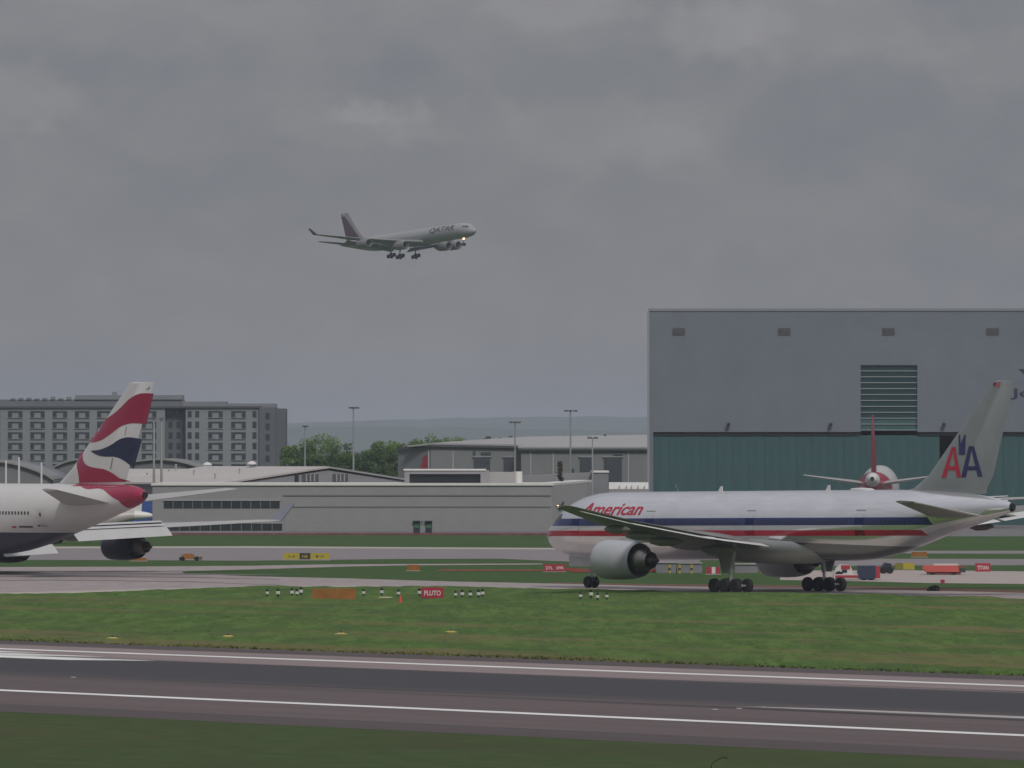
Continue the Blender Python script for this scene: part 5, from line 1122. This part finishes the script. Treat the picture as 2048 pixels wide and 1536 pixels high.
st_ = MB(); pts = [(0, 0, 0), (-.01, 0, (1592-1545)*zf), (.01, 0, (1592-1536)*zf), (3*zf, 0, (1592-1527)*zf), (11*zf, .02, (1592-1521)*zf), (20*zf, .03, (1592-1516)*zf), (25*zf, .03, (1592-1514)*zf), (28*zf, .02, (1592-1515.5)*zf), (34*zf, .02, (1592-1516)*zf)]
stk = thing('weed_stalk', 'thin dark bent stalk rising from the near grass at the bottom edge', 'weed', (X_, y, 0)); st_.tube(pts, [.02, .018, .018, .017, .016, .016, .018, .02, .018], 8); st_.build('stem', mat('dry_stalk', (.02,.018,.008), .9), stk, smooth=60)
lf = MB(); lf.prism([(0,0,.3),(.12,.02,.5),(.05,.02,.75),(-.02,0,.5)], (0,.01,0)); lf.build('leaf', MATS['dark_leaf'], stk)

# ------------------------------------------------------------------ hummocky grass field between runway and taxiway
def field():
    xs = np.arange(-62, 66, .36); ys = np.arange(370, 668, .7); Xg, Yg = np.meshgrid(xs, ys)
    q = Xg*SA + Yg*CA; pxg = Xg/Yg*F + 1024; row = HZ + F*H/Yg
    ye_ = F*H/(np.interp(pxg, [a for a, _ in near_edge], [b_ for _, b_ in near_edge]) - HZ)       # depth of the taxiway edge along each sight line
    def vnoise(sx, sy, seed):
        r = np.random.default_rng(seed); g = r.uniform(0, 1, (260, 420)); a = Xg/sx + 200; b_ = Yg/sy; ia, ib = np.floor(a).astype(int), np.floor(b_).astype(int); u, v = a-ia, b_-ib; u = u*u*(3-2*u); v = v*v*(3-2*v)
        f = lambda i, k: g[k % 260, i % 420]
        return (f(ia, ib)*(1-u)+f(ia+1, ib)*u)*(1-v) + (f(ia, ib+1)*(1-u)+f(ia+1, ib+1)*u)*v
    h_ = .13*vnoise(5.5, 7, 1)**1.3 + .12*vnoise(1.9, 2.4, 2)**1.6 + .07*vnoise(.85, 1.3, 3)
    m1 = np.clip((q - 276.3)/1.2, 0, 1); m2 = np.clip((ye_ + .5 - Yg)/3.0, 0, 1)
    Z = .002 + (h_ + .05)*m1*m2
    ny, nx = Xg.shape; V = np.stack([Xg, Yg, Z], -1).reshape(-1, 3)
    idx = np.arange(ny*nx).reshape(ny, nx); keep = ((q > 275.6) & (Yg < ye_ + 1.5))[:-1, :-1]
    Q = np.stack([idx[:-1, :-1], idx[:-1, 1:], idx[1:, 1:], idx[1:, :-1]], -1)[keep]
    me = bpy.data.meshes.new('grass_field'); me.from_pydata(V.tolist(), [], Q.tolist()); me.materials.append(GL); me.polygons.foreach_set('use_smooth', [True]*len(me.polygons))
    bm = bmesh.new(); bm.from_mesh(me); bmesh.ops.delete(bm, geom=[v for v in bm.verts if not v.link_faces], context='VERTS'); bm.to_mesh(me); bm.free()
    o = link('grass_field', me); o['kind'] = 'structure'
field()
# ------------------------------------------------------------------ grass blades
def tufts(name, n, pr, qr, hmin, hmax, m, wid=.10, clumpy=.09, nbl=4):
    p = rng.uniform(pr[0], pr[1], n); q = rng.uniform(qr[0], qr[1], n)
    X = p*CA + q*SA; Y = -p*SA + q*CA
    edge = np.interp((X/Y)*F + 1024, [a for a, _ in near_edge], [b_ for _, b_ in near_edge]); rowy = HZ + F*H/Y
    ok = (np.abs(X/Y) < .078) & ((rowy > edge + .4) if name == 'field_grass' else (rowy > 0)); X, Y = X[ok], Y[ok]; n = len(X)
    f = (np.sin(X*.9+np.sin(Y*.31)*2.1)*np.sin(Y*.43+np.sin(X*.37)*1.7) + .7*np.sin(X*2.3+Y*.9)*np.sin(Y*1.7-X*.6) + .8*np.sin(X*.21+1)*np.sin(Y*.12+np.sin(X*.1)*2))/2.5
    hgt = hmin + (hmax-hmin)*np.clip(.42+.5*f+rng.normal(0, .16, n), 0, 1.2)
    V = []; 
    for b_ in range(nbl):
        a = rng.uniform(0, 6.28, n); ox = rng.normal(0, .16, n); oy_ = rng.normal(0, .16, n); wv = wid*rng.uniform(.6, 1.4, n); ln = rng.normal(0, .09, (2, n)); hh = hgt*rng.uniform(.55, 1.1, n)
        V.append(np.stack([np.stack([X+ox-np.cos(a)*wv, Y+oy_-np.sin(a)*wv, np.full(n, 0.)], 1), np.stack([X+ox+np.cos(a)*wv, Y+oy_+np.sin(a)*wv, np.full(n, 0.)], 1), np.stack([X+ox+ln[0], Y+oy_+ln[1], hh], 1)], 1))
    V = np.concatenate(V).reshape(-1, 3); nf = len(V)//3
    me = bpy.data.meshes.new(name); me.vertices.add(len(V)); me.vertices.foreach_set('co', V.ravel()); me.loops.add(len(V)); me.loops.foreach_set('vertex_index', np.arange(len(V))); me.polygons.add(nf); me.polygons.foreach_set('loop_start', np.arange(nf)*3); me.update(calc_edges=True); me.materials.append(m)
    o = link(name, me); o['kind'] = 'stuff'; return o
tufts('field_grass', 90000, (-620, -215), (276.2, 440), .04, .24, GT)
tufts('edge_grass', 6000, (-420, -215), (275.7, 278.4), .02, .28, GT)

# ------------------------------------------------------------------ haze
hz = MB(); hz.box(-9000, 9000, -350, 21000, -1, 130); ho_ = hz.build('haze', bpy.data.materials.new('haze'), None); ho_['kind'] = 'stuff'
hmat = bpy.data.materials['haze']; hmat.use_nodes = True; t = hmat.node_tree; t.nodes.clear()
o_ = t.nodes.new('ShaderNodeOutputMaterial'); pv = t.nodes.new('ShaderNodeVolumePrincipled'); pv.inputs['Color'].default_value = (.78,.86,1.0,1); pv.inputs['Density'].default_value = 6.8e-5
t.links.new(pv.outputs[0], o_.inputs['Volume'])
